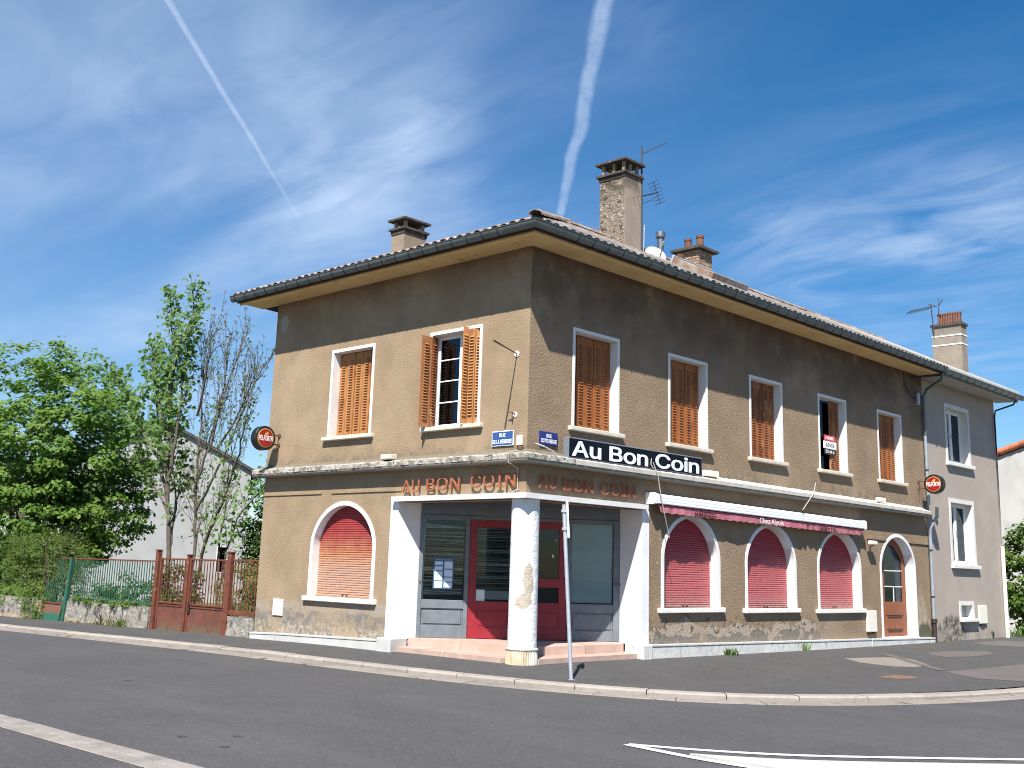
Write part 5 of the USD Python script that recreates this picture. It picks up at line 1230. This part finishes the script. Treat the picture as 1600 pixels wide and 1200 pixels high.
for k in range(10):
    c = ac+bd*(.05+k*.095); part(t, 'element', tube([c-sd_*.12+UZ*.05, c+sd_*.12-UZ*.05], .010, 5), 'antenna')
for s_ in (-1, 1):
    part(t, 'reflector', tube([ac-bd*.32+UZ*.05*s_, ac-bd*.42+UZ*.28*s_+sd_*.12], .014, 5), 'antenna'); part(t, 'reflector', tube([ac-bd*.28+sd_*.05*s_, ac-bd*.2+sd_*.34*s_+UZ*.16], .014, 5), 'antenna')

# ================================================================== FENCES AND GATE ON THE LEFT
def gl(u): return drop(-u) - .02
def P3(u, o, z): return np.array([-u, -o, z])
def bar_v(u, z0, z1, w=.018, o=0.0, lean_=0.0):
    return cbox(u-w/2, u+w/2, o-w/2, o+w/2, z0, z1, .003, FL)
lw = thing('low_wall', 'stained low wall under the green railing', 'wall', P3(13.7, 0, -.2))
rw = np.random.default_rng(31)
def rubble(u0, u1, zt, zb, th, seed, amp=.025):
    m = trimesh.creation.box((u1-u0, th, zt-zb)); m.apply_translation(((u0+u1)/2, -th/2+.02, (zt+zb)/2))
    for _ in range(4): m = m.subdivide()
    m = m.subdivide_to_size(.12); m.merge_vertices()
    n = meshkit.fbm(m.vertices*np.array([3.1, 3.1, 4.0])+seed, 4, seed)-.5
    v = m.vertices.copy(); v[:, 1] += n*amp*2*(np.abs(v[:, 1]-.02) < .05); v[:, 2] += n*amp*1.4*(v[:, 2] > zt-.05); m.vertices = v
    m.apply_transform(FL); return m
part(lw, 'masonry', rubble(11.62, 15.72, .42, -.5, .30, 3), 'low_wall', smooth=40)
rail = thing('railing', 'green iron railing with a rusty top rail on the low wall', 'railing', P3(13.7, 0, .42))
part(rail, 'top_rail', cbox(11.55, 16.25, -.05, .0, 1.515, 1.55, .004, FL), 'rust_iron'); part(rail, 'bottom_rail', cbox(11.55, 15.6, -.045, -.005, .50, .535, .004, FL), 'green_iron')
for u in np.arange(11.68, 15.5, .118): part(rail, 'bar', bar_v(u, .536, 1.514, .020, -.025), 'green_iron')
t = thing('fence_post', 'bright green leaning iron post by the little green door', 'post', P3(15.7, 0, -.2))
g = cbox(-.055, .055, -.055, .055, 0, 1.78, .006); g.apply_transform(frame(P3(15.78, .02, -.22), np.array([-1, 0, 0.0]), np.array([0, -1, 0.0]), np.array([.10, 0, .995]))); part(t, 'post', g, 'green_iron')
part(t, 'brace', tube([P3(15.98, .06, -.2), P3(15.62, .05, 1.0)], .022, 8), 'green_iron')
t = thing('small_door', 'low rusty and green sheet metal door in the wall', 'door', P3(16.5, 0, -.25))
part(t, 'panel', cbox(16.0, 17.12, -.02, .0, -.20, .30, .004, FL), 'green_panel'); part(t, 'top_bar', cbox(15.95, 17.15, -.03, .02, .301, .345, .005, FL), 'rust_iron')
for u in np.arange(16.05, 17.1, .12): part(t, 'bar', bar_v(u, .346, .95 if u > 16.5 else 1.514, .018, -.015), 'green_iron')
lw2 = thing('low_wall', 'whitewashed low wall with a brick end at the far left', 'wall', P3(20, 0, -.3))
part(lw2, 'masonry', rubble(17.42, 24.0, .40, -.7, .30, 7), 'low_wall', smooth=40)
for r in range(8): part(lw2, 'brick', cbox(17.16, 17.415, -.25, .015+rw.uniform(-.006, .008), -.24+r*.075, -.24+r*.075+.066, .008, FL), 'brick')
part(lw2, 'masonry', rubble(24.0, 44.0, .36, -1.2, .30, 9), 'low_wall', smooth=40)
gt = thing('gate', 'rusty double iron gate with sheet metal foot panels, left leaf part', 'gate', P3(10.0, 0, -.1))
tag(stage.GetPrimAtPath(gt.path), 'rusty two leaf iron gate with barred tops and sheet metal feet')
def gate_leaf(u0, u1, zb):
    g = part(gt, 'gate_leaf', cat(cbox(u0, u0+.05, -.03, .02, zb, 1.62, .005, FL), cbox(u1-.05, u1, -.03, .02, zb, 1.62, .005, FL), cbox(u0+.05, u1-.05, -.028, .018, .555, .60, .005, FL), cbox(u0+.05, u1-.05, -.028, .018, 1.575, 1.615, .005, FL)), 'rust_iron')
    part(g, 'foot_panel', cbox(u0+.05, u1-.05, -.012, -.004, zb+.01, .554, .002, FL), 'rust_panel')
    part(g, 'panel_rim', cbox(u0+.05, u1-.05, -.003, .012, .50, .53, .003, FL), 'rust_iron')
    n = int((u1-u0-.1)/.115)
    for k in range(n): part(g, 'bar', bar_v(u0+.05+(k+.5)*(u1-u0-.1)/n, .601, 1.574, .020, -.005), 'rust_iron')
    return g
gate_leaf(10.12, 11.28, -.08); g2 = gate_leaf(8.52, 10.0, -.06)
part(g2, 'latch', cat(cbox(9.86, 9.93, .021, .05, .40, .54, .006, FL), tube([P3(9.90, .04, .52), P3(9.84, .07, .66)], .012, 6)), 'cast_iron')
for (u, zt, w, lab) in ((11.40, 1.78, .12, 'square rusty gate post with a cap, left of the gate'), (10.06, 1.68, .075, 'slim rusty post where the two gate leaves meet'), (8.42, 1.76, .12, 'square rusty gate post, right of the gate')):
    t = thing('gate_post', lab, 'post', P3(u, 0, -.1)); part(t, 'post', cbox(u-w/2, u+w/2, -.06, .05, -.4, zt, .008, FL), 'rust_iron'); part(t, 'post_cap', cbox(u-w/2-.012, u+w/2+.012, -.072, .062, zt, zt+.035, .008, FL), 'rust_iron')
lw3 = thing('low_wall', 'short stained wall between the gate and the cafe', 'wall', P3(7.9, 0, -.1)); part(lw3, 'masonry', rubble(7.40, 8.46, .395, -.5, .28, 13), 'low_wall', smooth=40)
r3 = thing('railing', 'short rusty railing on the wall beside the cafe', 'railing', P3(7.9, 0, .4))
part(r3, 'top_rail', cbox(7.40, 8.36, -.05, .0, 1.59, 1.63, .004, FL), 'rust_iron'); part(r3, 'bottom_rail', cbox(7.40, 8.36, -.06, .02, .42, .52, .006, FL), 'rust_iron')
for u in np.arange(7.47, 8.34, .115): part(r3, 'bar', bar_v(u, .521, 1.589, .020, -.025), 'rust_iron')

# ================================================================== HOUSES BEHIND
HO = np.array([10.7226 - .83842*58, -13.1919 + .54502*58, 0]); HK = 58/42; hz = lambda z: 1.6+(z-1.6)*HK; HN = np.array([.83842, -.54502, 0]); HR = np.array([.54502, .83842, 0])
hb = thing('white_house', 'pale grey gabled house behind the trees', 'building', tuple(HO))
FB = frame(HO, HR, HN)
def hp(*pts): return [(x*HK, hz(z)) for x, z in pts]
wx0, wx1, wz0, wz1 = .55*HK, .98*HK, hz(1.1), hz(2.16)
gable = Polygon(hp((-5.3, -.2), (1.66, -.2), (1.66, 5.22), (-1.80, 6.98), (-5.3, 5.2))).difference(sbox(wx0, wz0, wx1, wz1))
part(hb, 'wall', prism(gable, -.3, 0, FB), 'house_white'); part(hb, 'wall', cbox(1.66*HK-.3, 1.66*HK, -12, -.301, -.9, hz(5.1), 0, FB), 'house_white')
def roofslab(p, q, y0, y1, th, F=FW):
    d_ = np.array([q[0]-p[0], 0, q[1]-p[1]]); n_ = np.array([-d_[2], 0, d_[0]])/np.linalg.norm(d_)*th
    v = [np.array([p[0], y0, p[1]]), np.array([q[0], y0, q[1]]), np.array([q[0], y1, q[1]]), np.array([p[0], y1, p[1]])]; v = v+[k+n_ for k in v]
    m = trimesh.convex.convex_hull(np.array(v)); m.apply_transform(F); return m
rp = hp((-1.8, 6.99), (2.02, 5.05), (-5.7, 5.01))
part(hb, 'roof', roofslab(rp[0], rp[1], .22, -12, .16, FB), 'slate_roof'); part(hb, 'roof', roofslab(rp[2], rp[0], .22, -12, .16, FB), 'slate_roof')
w = part(hb, 'window', prism(ring(sbox(wx0, wz0, wx1, wz1), .05, False), -.2, .02, FB), 'grey_trim'); part(w, 'pane', cbox(wx0+.05, wx1-.05, -.15, -.14, wz0+.05, wz1-.05, 0, FB), 'glass_dark'); part(w, 'back', cbox(wx0-.2, wx1+.2, -.5, -.45, wz0-.2, wz1+.2, 0, FB), 'interior')
rh = thing('gable_house', 'pale rendered house with a red tiled verge at the right edge', 'building', (4, 30, 0))
FRH = frame((0, 30.0, 0), (1, 0, 0), (0, -1, 0))
part(rh, 'wall', prism(Polygon([(-2.5, -1), (9, -1), (9, 7.4), (5.2, 8.3), (-2.5, 5.72)]), -.3, 0, FRH), 'right_house_wall')
rfr = part(rh, 'roof', roofslab((-3.0, 5.62), (5.2, 8.38), 29.9, 38, .10), 'red_tile')
for k in range(22):
    p0 = np.array([-3.0+k*.37, 29.92, 5.72+k*.1245]); p1 = p0 + np.array([.42, 0, .141+.02]); part(rfr, 'verge_tile', tube([p0, p1], [.13, .115], 10), 'red_tile', smooth=50)
part(rh, 'roof', roofslab((5.2, 8.38), (9.5, 7.2), 29.9, 38, .10), 'red_tile')

# ================================================================== TREES AND PLANTS
def leaf_mesh(P, Nn, size, rng, droop=.35, lobes=5):
    """leaf shaped faces: each a fan with lobed outline, random turn about its normal"""
    n = len(P); Nn = Nn/np.linalg.norm(Nn, axis=1, keepdims=True)
    a = rng.normal(size=(n, 3)); a -= (a*Nn).sum(1, keepdims=True)*Nn; a /= np.linalg.norm(a, axis=1, keepdims=True); b = np.cross(Nn, a)
    s = size*rng.uniform(.65, 1.25, n)
    if lobes == 5: ang = np.radians([0, 38, 72, 115, 180, 245, 288, 322]); rad = np.array([1.0, .55, .92, .50, .42, .50, .92, .55])
    else: ang = np.radians([0, 55, 180, 305]); rad = np.array([1.0, .42, .75, .42])
    k = len(ang); V = np.empty((n, k, 3))
    for i in range(k):
        V[:, i] = P + (a*np.cos(ang[i])*rad[i] + b*np.sin(ang[i])*rad[i])*s[:, None]*.5 - Nn*(droop*.5*s*(rad[i]*abs(math.cos(ang[i]/2)))**2*.5)[:, None]
    f = []
    idx = np.arange(n)[:, None]*k
    tri = [(0, i, i+1) for i in range(1, k-1)] if lobes == 5 else [(0, 1, 2), (0, 2, 3)]
    if lobes == 5: tri = [(4, 5, 6), (4, 6, 7), (4, 7, 0), (4, 0, 1), (4, 1, 2), (4, 2, 3)]
    F = np.concatenate([idx+np.array(t) for t in tri])
    return raw(V.reshape(-1, 3), F)
def grow(rng, base, d, L, r, depth, segs, tips, up_=.25, spread=.55, nb=(2, 4), shrink=.68, wig=.12, seglen=.35, rmin=.006):
    p = np.array(base, float); d = np.array(d, float)/np.linalg.norm(d); n = max(2, int(L/seglen)); pts = [p.copy()]; rs_ = [r]
    for i in range(n):
        d = d + rng.normal(0, wig, 3) + np.array([0, 0, up_*.12]); d /= np.linalg.norm(d); p = p + d*L/n
        pts.append(p.copy()); rs_.append(max(rmin, r*(1-.62*(i+1)/n)))
    segs.append((np.array(pts), np.array(rs_), depth))
    tips.append((np.array(pts), depth))
    if depth <= 0: return
    for k in range(rng.integers(nb[0], nb[1]+1)):
        t = rng.uniform(.25, .98); i = min(n-1, int(t*n)); bp = pts[i] + (pts[i+1]-pts[i])*(t*n-i)
        ax = rng.normal(size=3); ax -= (ax@d)*d; ax /= np.linalg.norm(ax)
        nd = d*math.cos(spread) + ax*math.sin(spread)*rng.uniform(.7, 1.2) + np.array([0, 0, up_])
        grow(rng, bp, nd, L*shrink*rng.uniform(.7, 1.15), rs_[i]*.62, depth-1, segs, tips, up_, spread, nb, shrink, wig, seglen, rmin)
def branch_mesh(segs, sides=(4, 5, 6, 7)): return cat(*[tube(p, r, sides[min(dp, len(sides)-1)], caps=False) for p, r, dp in segs])
# ---- the big dense maple at the left edge
rg = np.random.default_rng(77)
mt = thing('maple_tree', 'large dense bright green maple at the left edge', 'tree', (-26.9, 4.9, -.3))
segs, tips = [], []
for k in range(5):
    a = k*1.26; grow(rg, (-26.9+.3*math.cos(a), 4.9+.3*math.sin(a), .6), (math.cos(a)*.5, math.sin(a)*.5, 1), 3.4, .13, 2, segs, tips, .2, .6, (3, 4), .62)
part(mt, 'trunk', tube([(-26.9, 4.9, -.6), (-26.9, 4.9, .3), (-26.85, 4.85, 1.4)], [.30, .24, .19], 12), 'bark', smooth=50)
part(mt, 'limbs', branch_mesh(segs), 'bark')
def crown(cen, rad, nclump, leaves_per, clump_r, size, rng, zmin=None, shell=.55, bump=None, sky=.55, dome=False):
    P, Nn = [], []
    cen = np.array(cen); rad = np.array(rad)
    while len(P) < nclump:
        v = rng.normal(size=3); v /= np.linalg.norm(v); q = rng.uniform(shell, 1.0)**.7
        n3 = meshkit.fbm((v*1.7+5)[None], 3, 9)[0]
        c = cen + v*rad*q*(.72+.55*n3)
        if zmin is not None and c[2] < zmin: continue
        m = int(leaves_per*rng.uniform(.6, 1.3)); cr_ = clump_r*rng.uniform(.7, 1.4)
        w_ = rng.normal(size=(m, 3)); w_ /= np.linalg.norm(w_, axis=1, keepdims=True); w_ *= (rng.uniform(.2, 1, (m, 1)))**.5
        if dome: w_[:, 2] = np.where(rng.uniform(size=m) < .8, np.abs(w_[:, 2]), w_[:, 2]); w_[:, 0] += .15; w_[:, 1] -= .25
        lp = c + w_*cr_*np.array([1, 1, .75]); P.append(lp)
        Nn.append(w_*.5 + v*.45 + np.array([0, 0, sky]) + rng.normal(0, .35, (m, 3)))
    return np.vstack(P), np.vstack(Nn)
P1, N1 = crown((-27.5, 4.6, 4.85), (5.0, 4.0, 4.7), 500, 74, .46, .20, rg, zmin=1.0, dome=True)
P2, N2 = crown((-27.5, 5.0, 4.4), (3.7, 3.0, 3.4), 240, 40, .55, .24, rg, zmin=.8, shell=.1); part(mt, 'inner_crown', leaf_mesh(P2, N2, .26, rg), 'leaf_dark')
ptop = []
for (x, y, z) in ((-26.6, 4.2, 9.0), (-26.7, 4.2, 9.4), (-27.9, 4.4, 8.8), (-25.4, 4.3, 8.5), (-29.2, 4.6, 8.8), (-24.4, 4.3, 7.9), (-26.6, 4.2, 8.7), (-23.4, 4.4, 7.2), (-22.8, 4.1, 6.5), (-23.9, 4.0, 7.6)):
    w_ = rg.normal(size=(46, 3))*np.array([.20, .20, .26]); ptop.append(np.array([x, y, z])+w_)
ptop = np.vstack(ptop); 
P1 = np.vstack([P1, ptop]); N1 = np.vstack([N1, rg.normal(size=ptop.shape)*.5+np.array([.2, -.4, .6])])
h = rg.uniform(size=len(P1)) < .5
part(mt, 'crown', leaf_mesh(P1[h], N1[h], .20, rg), 'leaf_maple'); part(mt, 'crown', leaf_mesh(P1[~h], N1[~h], .19, rg), 'leaf_maple_b')
# ---- slender young trees behind the gate
def shoot_tree(name, lab, base, stems, leafmat, leafprob, leafsize, seed, depth=2, r0=.07, up_=.45, spread=.42, nleaf=6, lobes=5, clus=.10, nb=(4, 6), shrink=.55, budmat=None):
    rng_ = np.random.default_rng(seed); t = thing(name, lab, 'tree', base); allP = []; bud = []
    for si, (b, d, L, r) in enumerate(stems):
        segs, tips = [], []; grow(rng_, b, d, L, r, depth, segs, tips, up_, spread, nb, shrink, .05, .45, .0045)
        part(t, 'trunk', tube(segs[0][0], segs[0][1], 8, caps=False), 'bark_grey', smooth=50)
        part(t, 'branches', branch_mesh(segs[1:], (4, 5, 6)), 'bark_grey', kind='stuff')
        for pts, dp in tips:
            if dp >= depth: continue
            for i in range(1, len(pts)):
                pr_ = leafprob(pts[i], dp)
                n = rng_.poisson(nleaf*pr_)
                if n: allP.append(pts[i] + rng_.normal(0, clus, (n, 3)) + (pts[i]-pts[i-1])*rng_.uniform(-.5, .5, (n, 1)))
                if budmat and rng_.uniform() < .9: bud.append(pts[i] + rng_.normal(0, .035, (2, 3)))
    if allP:
        allP = np.vstack(allP); part(t, 'crown', leaf_mesh(allP, rng_.normal(size=allP.shape)*.6+np.array([.2, -.35, .55]), leafsize, rng_, .5, lobes), leafmat)
    if bud:
        bud = np.vstack(bud); part(t, 'buds', leaf_mesh(bud, rng_.normal(size=bud.shape), .075, rng_, .2, 4), budmat)
    return t
def leader_tree(name, lab, leaders, y0, r0, seed, leaf=None, leafmat='leaf_young', lsize=.19, twig=(1.2, .5), step=.22, sub=1, budmat=None, tstart=.30, splay=.55):
    """a tree of several tall leaders given by their heights, each with ascending twigs that carry leaves or buds"""
    rng_ = np.random.default_rng(seed); b0 = leaders[0][0]; t = thing(name, lab, 'tree', (b0[0], y0, -.3)); tw, LP, LN, BP = [], [], [], []
    for li, ld in enumerate(leaders):
        q = np.array(ld, float); d = np.concatenate([[0], np.cumsum(np.linalg.norm(np.diff(q, axis=0), axis=1))])
        if li == 0 or q[0, 1] < 1.9: q = np.vstack([[q[0, 0]+(q[0, 0]-q[1, 0])*.4, -.35], q]); d = np.concatenate([[0], np.cumsum(np.linalg.norm(np.diff(q, axis=0), axis=1))])
        fx, fz = PchipInterpolator(d, q[:, 0]), PchipInterpolator(d, q[:, 1]); yy = rng_.normal(0, .25); n = max(8, int(d[-1]/.35)); u = np.linspace(0, d[-1], n+1)
        pts = np.column_stack([fx(u)+rng_.normal(0, .02, n+1), y0 + yy*(u/d[-1])**1.3*2 + rng_.normal(0, .02, n+1), fz(u)])
        r = (r0 if q[0, 1] < 1.9 else r0*.62)*(1-.9*(u/d[-1]))+.005
        part(t, 'trunk', tube(pts, r, 7, caps=False), 'bark_grey', smooth=50)
        L = d[-1]; k = L*tstart
        while k < L:
            f = k/L; i = min(n-1, int(f*n)); p = pts[i]+(pts[i+1]-pts[i])*(f*n-i); tg = pts[i+1]-pts[i]; tg /= np.linalg.norm(tg)
            a = rng_.uniform(0, 6.283); rad_ = np.array([math.cos(a), math.sin(a), 0]); l = (twig[0]+(twig[1]-twig[0])*f)*rng_.uniform(.6, 1.3)
            d0 = tg*.75+rad_*splay+UZ*.25; d0 /= np.linalg.norm(d0); m = 4; pp = [p]
            for j in range(m):
                d0 = d0 + UZ*.14 + rng_.normal(0, .06, 3); d0 /= np.linalg.norm(d0); pp.append(pp[-1]+d0*l/m)
            lines = [np.array(pp)]
            for _ in range(sub):
                j = rng_.integers(1, m); dd = pp[j+1]-pp[j]; dd = dd/np.linalg.norm(dd)+rng_.normal(0, .38, 3)+UZ*.2; dd /= np.linalg.norm(dd); lines.append(np.array([pp[j], pp[j]+dd*l*.25, pp[j]+dd*l*.25+(dd+UZ*.25)*l*.25]))
            for ln in lines:
                tw.append(tube(ln, np.linspace(.0085, .004, len(ln)), 4, caps=False))
                for e in ln[1:]:
                    nl = rng_.poisson(leaf(e)) if leaf else 0
                    if nl: LP.append(e + rng_.normal(0, .12, (nl, 3)) - np.array([0, 0, .05])); LN.append(rng_.normal(0, .5, (nl, 3)) + np.array([.25, -.45, .55]))
                    if budmat: BP.append(e + rng_.normal(0, .025, (3, 3)))
            k += step*rng_.uniform(.6, 1.4)
    part(t, 'twigs', cat(tw), 'bark_grey', kind='stuff')
    if LP: part(t, 'crown', leaf_mesh(np.vstack(LP), np.vstack(LN), lsize, rng_, .6, 5), leafmat)
    if BP: bp = np.vstack(BP); part(t, 'buds', leaf_mesh(bp, rng_.normal(size=bp.shape), .10, rng_, .2, 4), budmat, kind='stuff')
    return t
leader_tree('sycamore_tree', 'tall slim young tree with loose clumps of fresh leaves, left of the gate',
    [[(-17.56, 1.7), (-18.04, 4.28), (-18.39, 7.23), (-18.69, 9.44), (-18.95, 10.4)], [(-17.97, 3.86), (-17.72, 5.91), (-17.62, 8.0), (-17.48, 9.48), (-17.66, 10.3)], [(-18.01, 3.66), (-19.43, 5.6), (-20.54, 7.66), (-21.1, 9.1)], [(-18.57, 4.71), (-20.71, 6.57), (-21.94, 7.9)], [(-18.32, 6.37), (-17.81, 8.02), (-16.75, 9.1)], [(-18.3, 5.6), (-19.3, 7.4), (-19.7, 8.8)]],
    4.0, .085, 12, lambda p: (2.7 if p[2] > 4.4 else .8)*(1.35 if p[2] > 5.2 and p[2] < 7.6 and p[0] < -17.3 else 1.0), lsize=.22, twig=(1.35, .55), step=.20, sub=1, tstart=.26)
leader_tree('bare_tree', 'thin many stemmed tree with bare upright twigs and tiny buds above the gate',
    [[(-16.88, 1.72), (-17.18, 4.28), (-17.39, 6.78), (-17.59, 8.7)], [(-17.08, 3.67), (-16.28, 5.86), (-15.61, 7.64), (-15.21, 8.5)], [(-16.92, 3.06), (-15.33, 5.19), (-14.39, 6.71), (-13.95, 7.4)], [(-16.12, 1.73), (-14.79, 3.61), (-13.89, 5.3), (-13.55, 6.4)], [(-17.36, 6.15), (-16.59, 7.96), (-16.4, 8.8)], [(-15.99, 5.03), (-14.69, 6.54), (-14.26, 7.3)], [(-16.5, 4.9), (-16.0, 6.8), (-15.9, 8.4)]],
    4.4, .062, 23, lambda p: .45 if p[2] < 6.4 else .06, lsize=.15, twig=(1.7, .9), step=.19, sub=2, budmat='leaf_bud', tstart=.25, splay=.42)
leader_tree('sapling', 'low sapling with leafy side shoots right behind the gate',
    [[(-14.92, 1.75), (-14.57, 3.22), (-14.27, 4.55), (-13.62, 5.5)], [(-15.0, 1.2), (-14.7, 2.6), (-13.7, 3.7), (-13.0, 4.4)]],
    4.2, .035, 41, lambda p: 2.0 if p[2] < 4.6 else .3, lsize=.19, twig=(.9, .6), step=.26, sub=1, tstart=.35, splay=.9)
leader_tree('forked_tree', 'short forked tree left of the slim young trees',
    [[(-18.68, 1.68), (-18.74, 3.47), (-19.76, 5.19), (-19.83, 6.8)], [(-18.72, 3.0), (-20.0, 4.2), (-21.0, 5.0)], [(-18.70, 2.6), (-18.2, 3.9), (-18.3, 5.0)]],
    4.6, .055, 55, lambda p: 2.8 if p[2] > 3.9 else .8, 'leaf_maple_b', .21, twig=(1.1, .7), step=.24, sub=1, tstart=.4, splay=.8)
# ---- shrubs
def shrub(name, lab, cen, rad, ncl, per, cr_, size, m, m2, seed, cat_='shrub', zmin=-.2, shell=.5):
    rng_ = np.random.default_rng(seed); t = thing(name, lab, cat_, (cen[0], cen[1], -.3))
    P_, N_ = crown(cen, rad, ncl, per, cr_, size, rng_, zmin=zmin, shell=shell); hh = rng_.uniform(size=len(P_)) < .6
    segs, tips = [], []
    for k in range(4): grow(rng_, (cen[0]+rng_.normal(0, .15), cen[1], -.35), (rng_.normal(0, .3), rng_.normal(0, .2), 1), cen[2]+rad[2]*.6, .03, 1, segs, tips, .2, .6, (3, 4), .6)
    part(t, 'stems', branch_mesh(segs), 'bark', kind='stuff')
    part(t, 'foliage', leaf_mesh(P_[hh], N_[hh], size, rng_, .3, 4 if size < .12 else 5), m); part(t, 'foliage', leaf_mesh(P_[~hh], N_[~hh], size, rng_, .3, 4 if size < .12 else 5), m2)
    return t
shrub('shrub', 'rounded olive green shrub in front of the maple, behind the low wall', (-20.6, 1.7, 1.25), (2.3, 1.2, 1.25), 190, 55, .24, .10, 'leaf_olive', 'leaf_ivy', 61)
shrub('shrub', 'dark bush behind the green railing', (-16.6, 2.4, .35), (2.0, 1.0, .75), 70, 34, .26, .13, 'leaf_dark', 'leaf_ivy', 62)
shrub('shrub', 'dark hanging bush at the far left behind the whitewashed wall', (-25.0, 2.2, 1.0), (4.0, 1.4, 1.3), 260, 45, .34, .14, 'leaf_dark', 'leaf_maple_b', 63)
shrub('shrub', 'tall dark green bush between the pale house and the cafe', (-18.9, 8.6, 2.0), (.75, .9, 2.5), 110, 46, .30, .16, 'leaf_dark', 'leaf_maple_b', 64)
shrub('shrub', 'dark leafy bush behind the left gate leaf', (-14.3, 2.4, .6), (1.0, .8, 1.0), 60, 40, .26, .13, 'leaf_dark', 'leaf_ivy', 71)
shrub('shrub', 'brown dry bush behind the right gate leaf', (-11.6, 2.6, .75), (.9, .7, .9), 60, 40, .22, .10, 'leaf_dry', 'leaf_olive', 65)
shrub('ivy', 'ivy tumbling over the end of the whitewashed wall by the small door', (-17.6, .12, .25), (.75, .35, .62), 70, 38, .15, .095, 'leaf_ivy', 'leaf_olive', 66, 'ivy')
shrub('ivy', 'ivy fringe along the top of the whitewashed wall', (-20.6, .15, .42), (2.9, .35, .30), 120, 40, .16, .095, 'leaf_ivy', 'leaf_maple', 67, 'ivy', zmin=.2)
shrub('ivy', 'creeper along the top of the wall under the green railing', (-13.9, .06, .47), (1.9, .22, .12), 60, 36, .10, .075, 'leaf_ivy', 'leaf_olive', 68, 'creeper', zmin=.35)
shrub('bush', 'leafy young bush against the pale house at the right edge', (2.65, 22.0, 1.9), (.75, .7, 1.7), 120, 40, .26, .16, 'leaf_maple', 'leaf_maple_b', 69)
shrub('bush', 'dark low bush at the right edge behind the grey house', (3.4, 23.2, .9), (1.2, .8, 1.2), 90, 40, .28, .15, 'leaf_dark', 'leaf_maple_b', 70)
def tufts(pts, hgt, n, rng_, w=.012, spread=.06):
    V, F = [], []
    for p in pts:
        for k in range(n):
            a = rng_.uniform(0, 6.283); l = hgt*rng_.uniform(.5, 1.2); b = np.array(p)+np.array([rng_.normal(0, spread), rng_.normal(0, spread*.6), 0]); o = np.array([math.cos(a), math.sin(a), 0]); s_ = np.array([-o[1], o[0], 0])*w
            i = len(V); V += [b-s_, b+s_, b+o*l*.25+UZ*l*.6+s_*.7, b+o*l*.25+UZ*l*.6-s_*.7, b+o*l*.6+UZ*l*.95]; F += [(i, i+1, i+2), (i, i+2, i+3), (i+3, i+2, i+4)]
    return raw(V, F)
rgt = np.random.default_rng(90)
gp_ = [(x, y, -.28+drop(x)) for x, y in zip(rgt.uniform(-19, -8, 1500), rgt.uniform(.5, 7.5, 1500))]
whole('garden_grass', tufts(gp_, .55, 5, rgt, .016, .12), 'leaf_olive', 'long yellowish grass in the garden behind the gate', 'grass', kind='stuff', loc=(-13, 4, -.3))
gr_ = [(x, y, -.10) for x, y in zip(rgt.uniform(2.4, 7.0, 500), rgt.uniform(21.0, 25, 500))]
whole('verge_grass', tufts(gr_, .45, 6, rgt, .016, .10), 'leaf_ivy', 'green grass at the foot of the pale house at the right edge', 'grass', kind='stuff', loc=(4, 23, -.1))
def weed(pts, h_, n, lab, m='leaf_ivy', w=.014, sp=.05): return whole('weed' if n in (9, 7) else 'grass_tufts', tufts(pts, h_, n, rgt, w, sp), m, lab, 'weed' if n in (9, 7) else 'grass', kind=None if n in (9, 7) else 'stuff')
weed([tuple(pt(FR, 5.75+rgt.normal(0, .10), .16, -.03)) for _ in range(5)], .20, 9, 'green weed at the foot of the plinth below the first two arched windows', w=.022)
weed([tuple(pt(FR, 8.65+rgt.normal(0, .03), .14, -.04)) for _ in range(2)], .26, 7, 'small upright weed at the plinth below the third arched window', w=.018)
weed([tuple(P3(u, .06+rgt.uniform(0, .08), gl(u)-.01)) for u in rgt.uniform(12.6, 13.5, 9)], .30, 10, 'yellow green weeds at the foot of the wall under the green railing', 'leaf_olive')
weed([tuple(P3(u, .05, gl(u)-.01)) for u in rgt.uniform(13.6, 15.6, 14)], .14, 8, 'dry tufts along the foot of the railed wall', 'leaf_dry')
weed([tuple(pt(FR, u, .05, -.04)) for u in rgt.uniform(15.9, 17.2, 8)], .10, 6, 'dry tufts at the stained foot of the grey house', 'leaf_dry')

# alike things share a group
for prefix, grp in (('round_sign', 'round beer signs projecting from the cafe'), ('street_plate', 'street name plates at the corner'), ('gate_post', 'rusty posts of the gate'), ('low_wall', 'low walls along the pavement'), ('meter_box', 'cream meter boxes on the walls'), ('weed', 'weeds at the foot of the walls'), ('cable', 'loose cables on the cafe walls'), ('wall_lettering', 'rust red lettering over the porch'), ('junction_box', 'junction boxes on the ledge'), ('tv_aerial', 'television aerials on the roofs'), ('ivy', 'ivy on the low walls')):
    for pr in stage.GetPrimAtPath('/World').GetChildren():
        nm = pr.GetName()
        if nm == prefix or (nm.startswith(prefix + '_') and nm[len(prefix)+1:].isdigit()): pr.SetCustomDataByKey('group', grp)
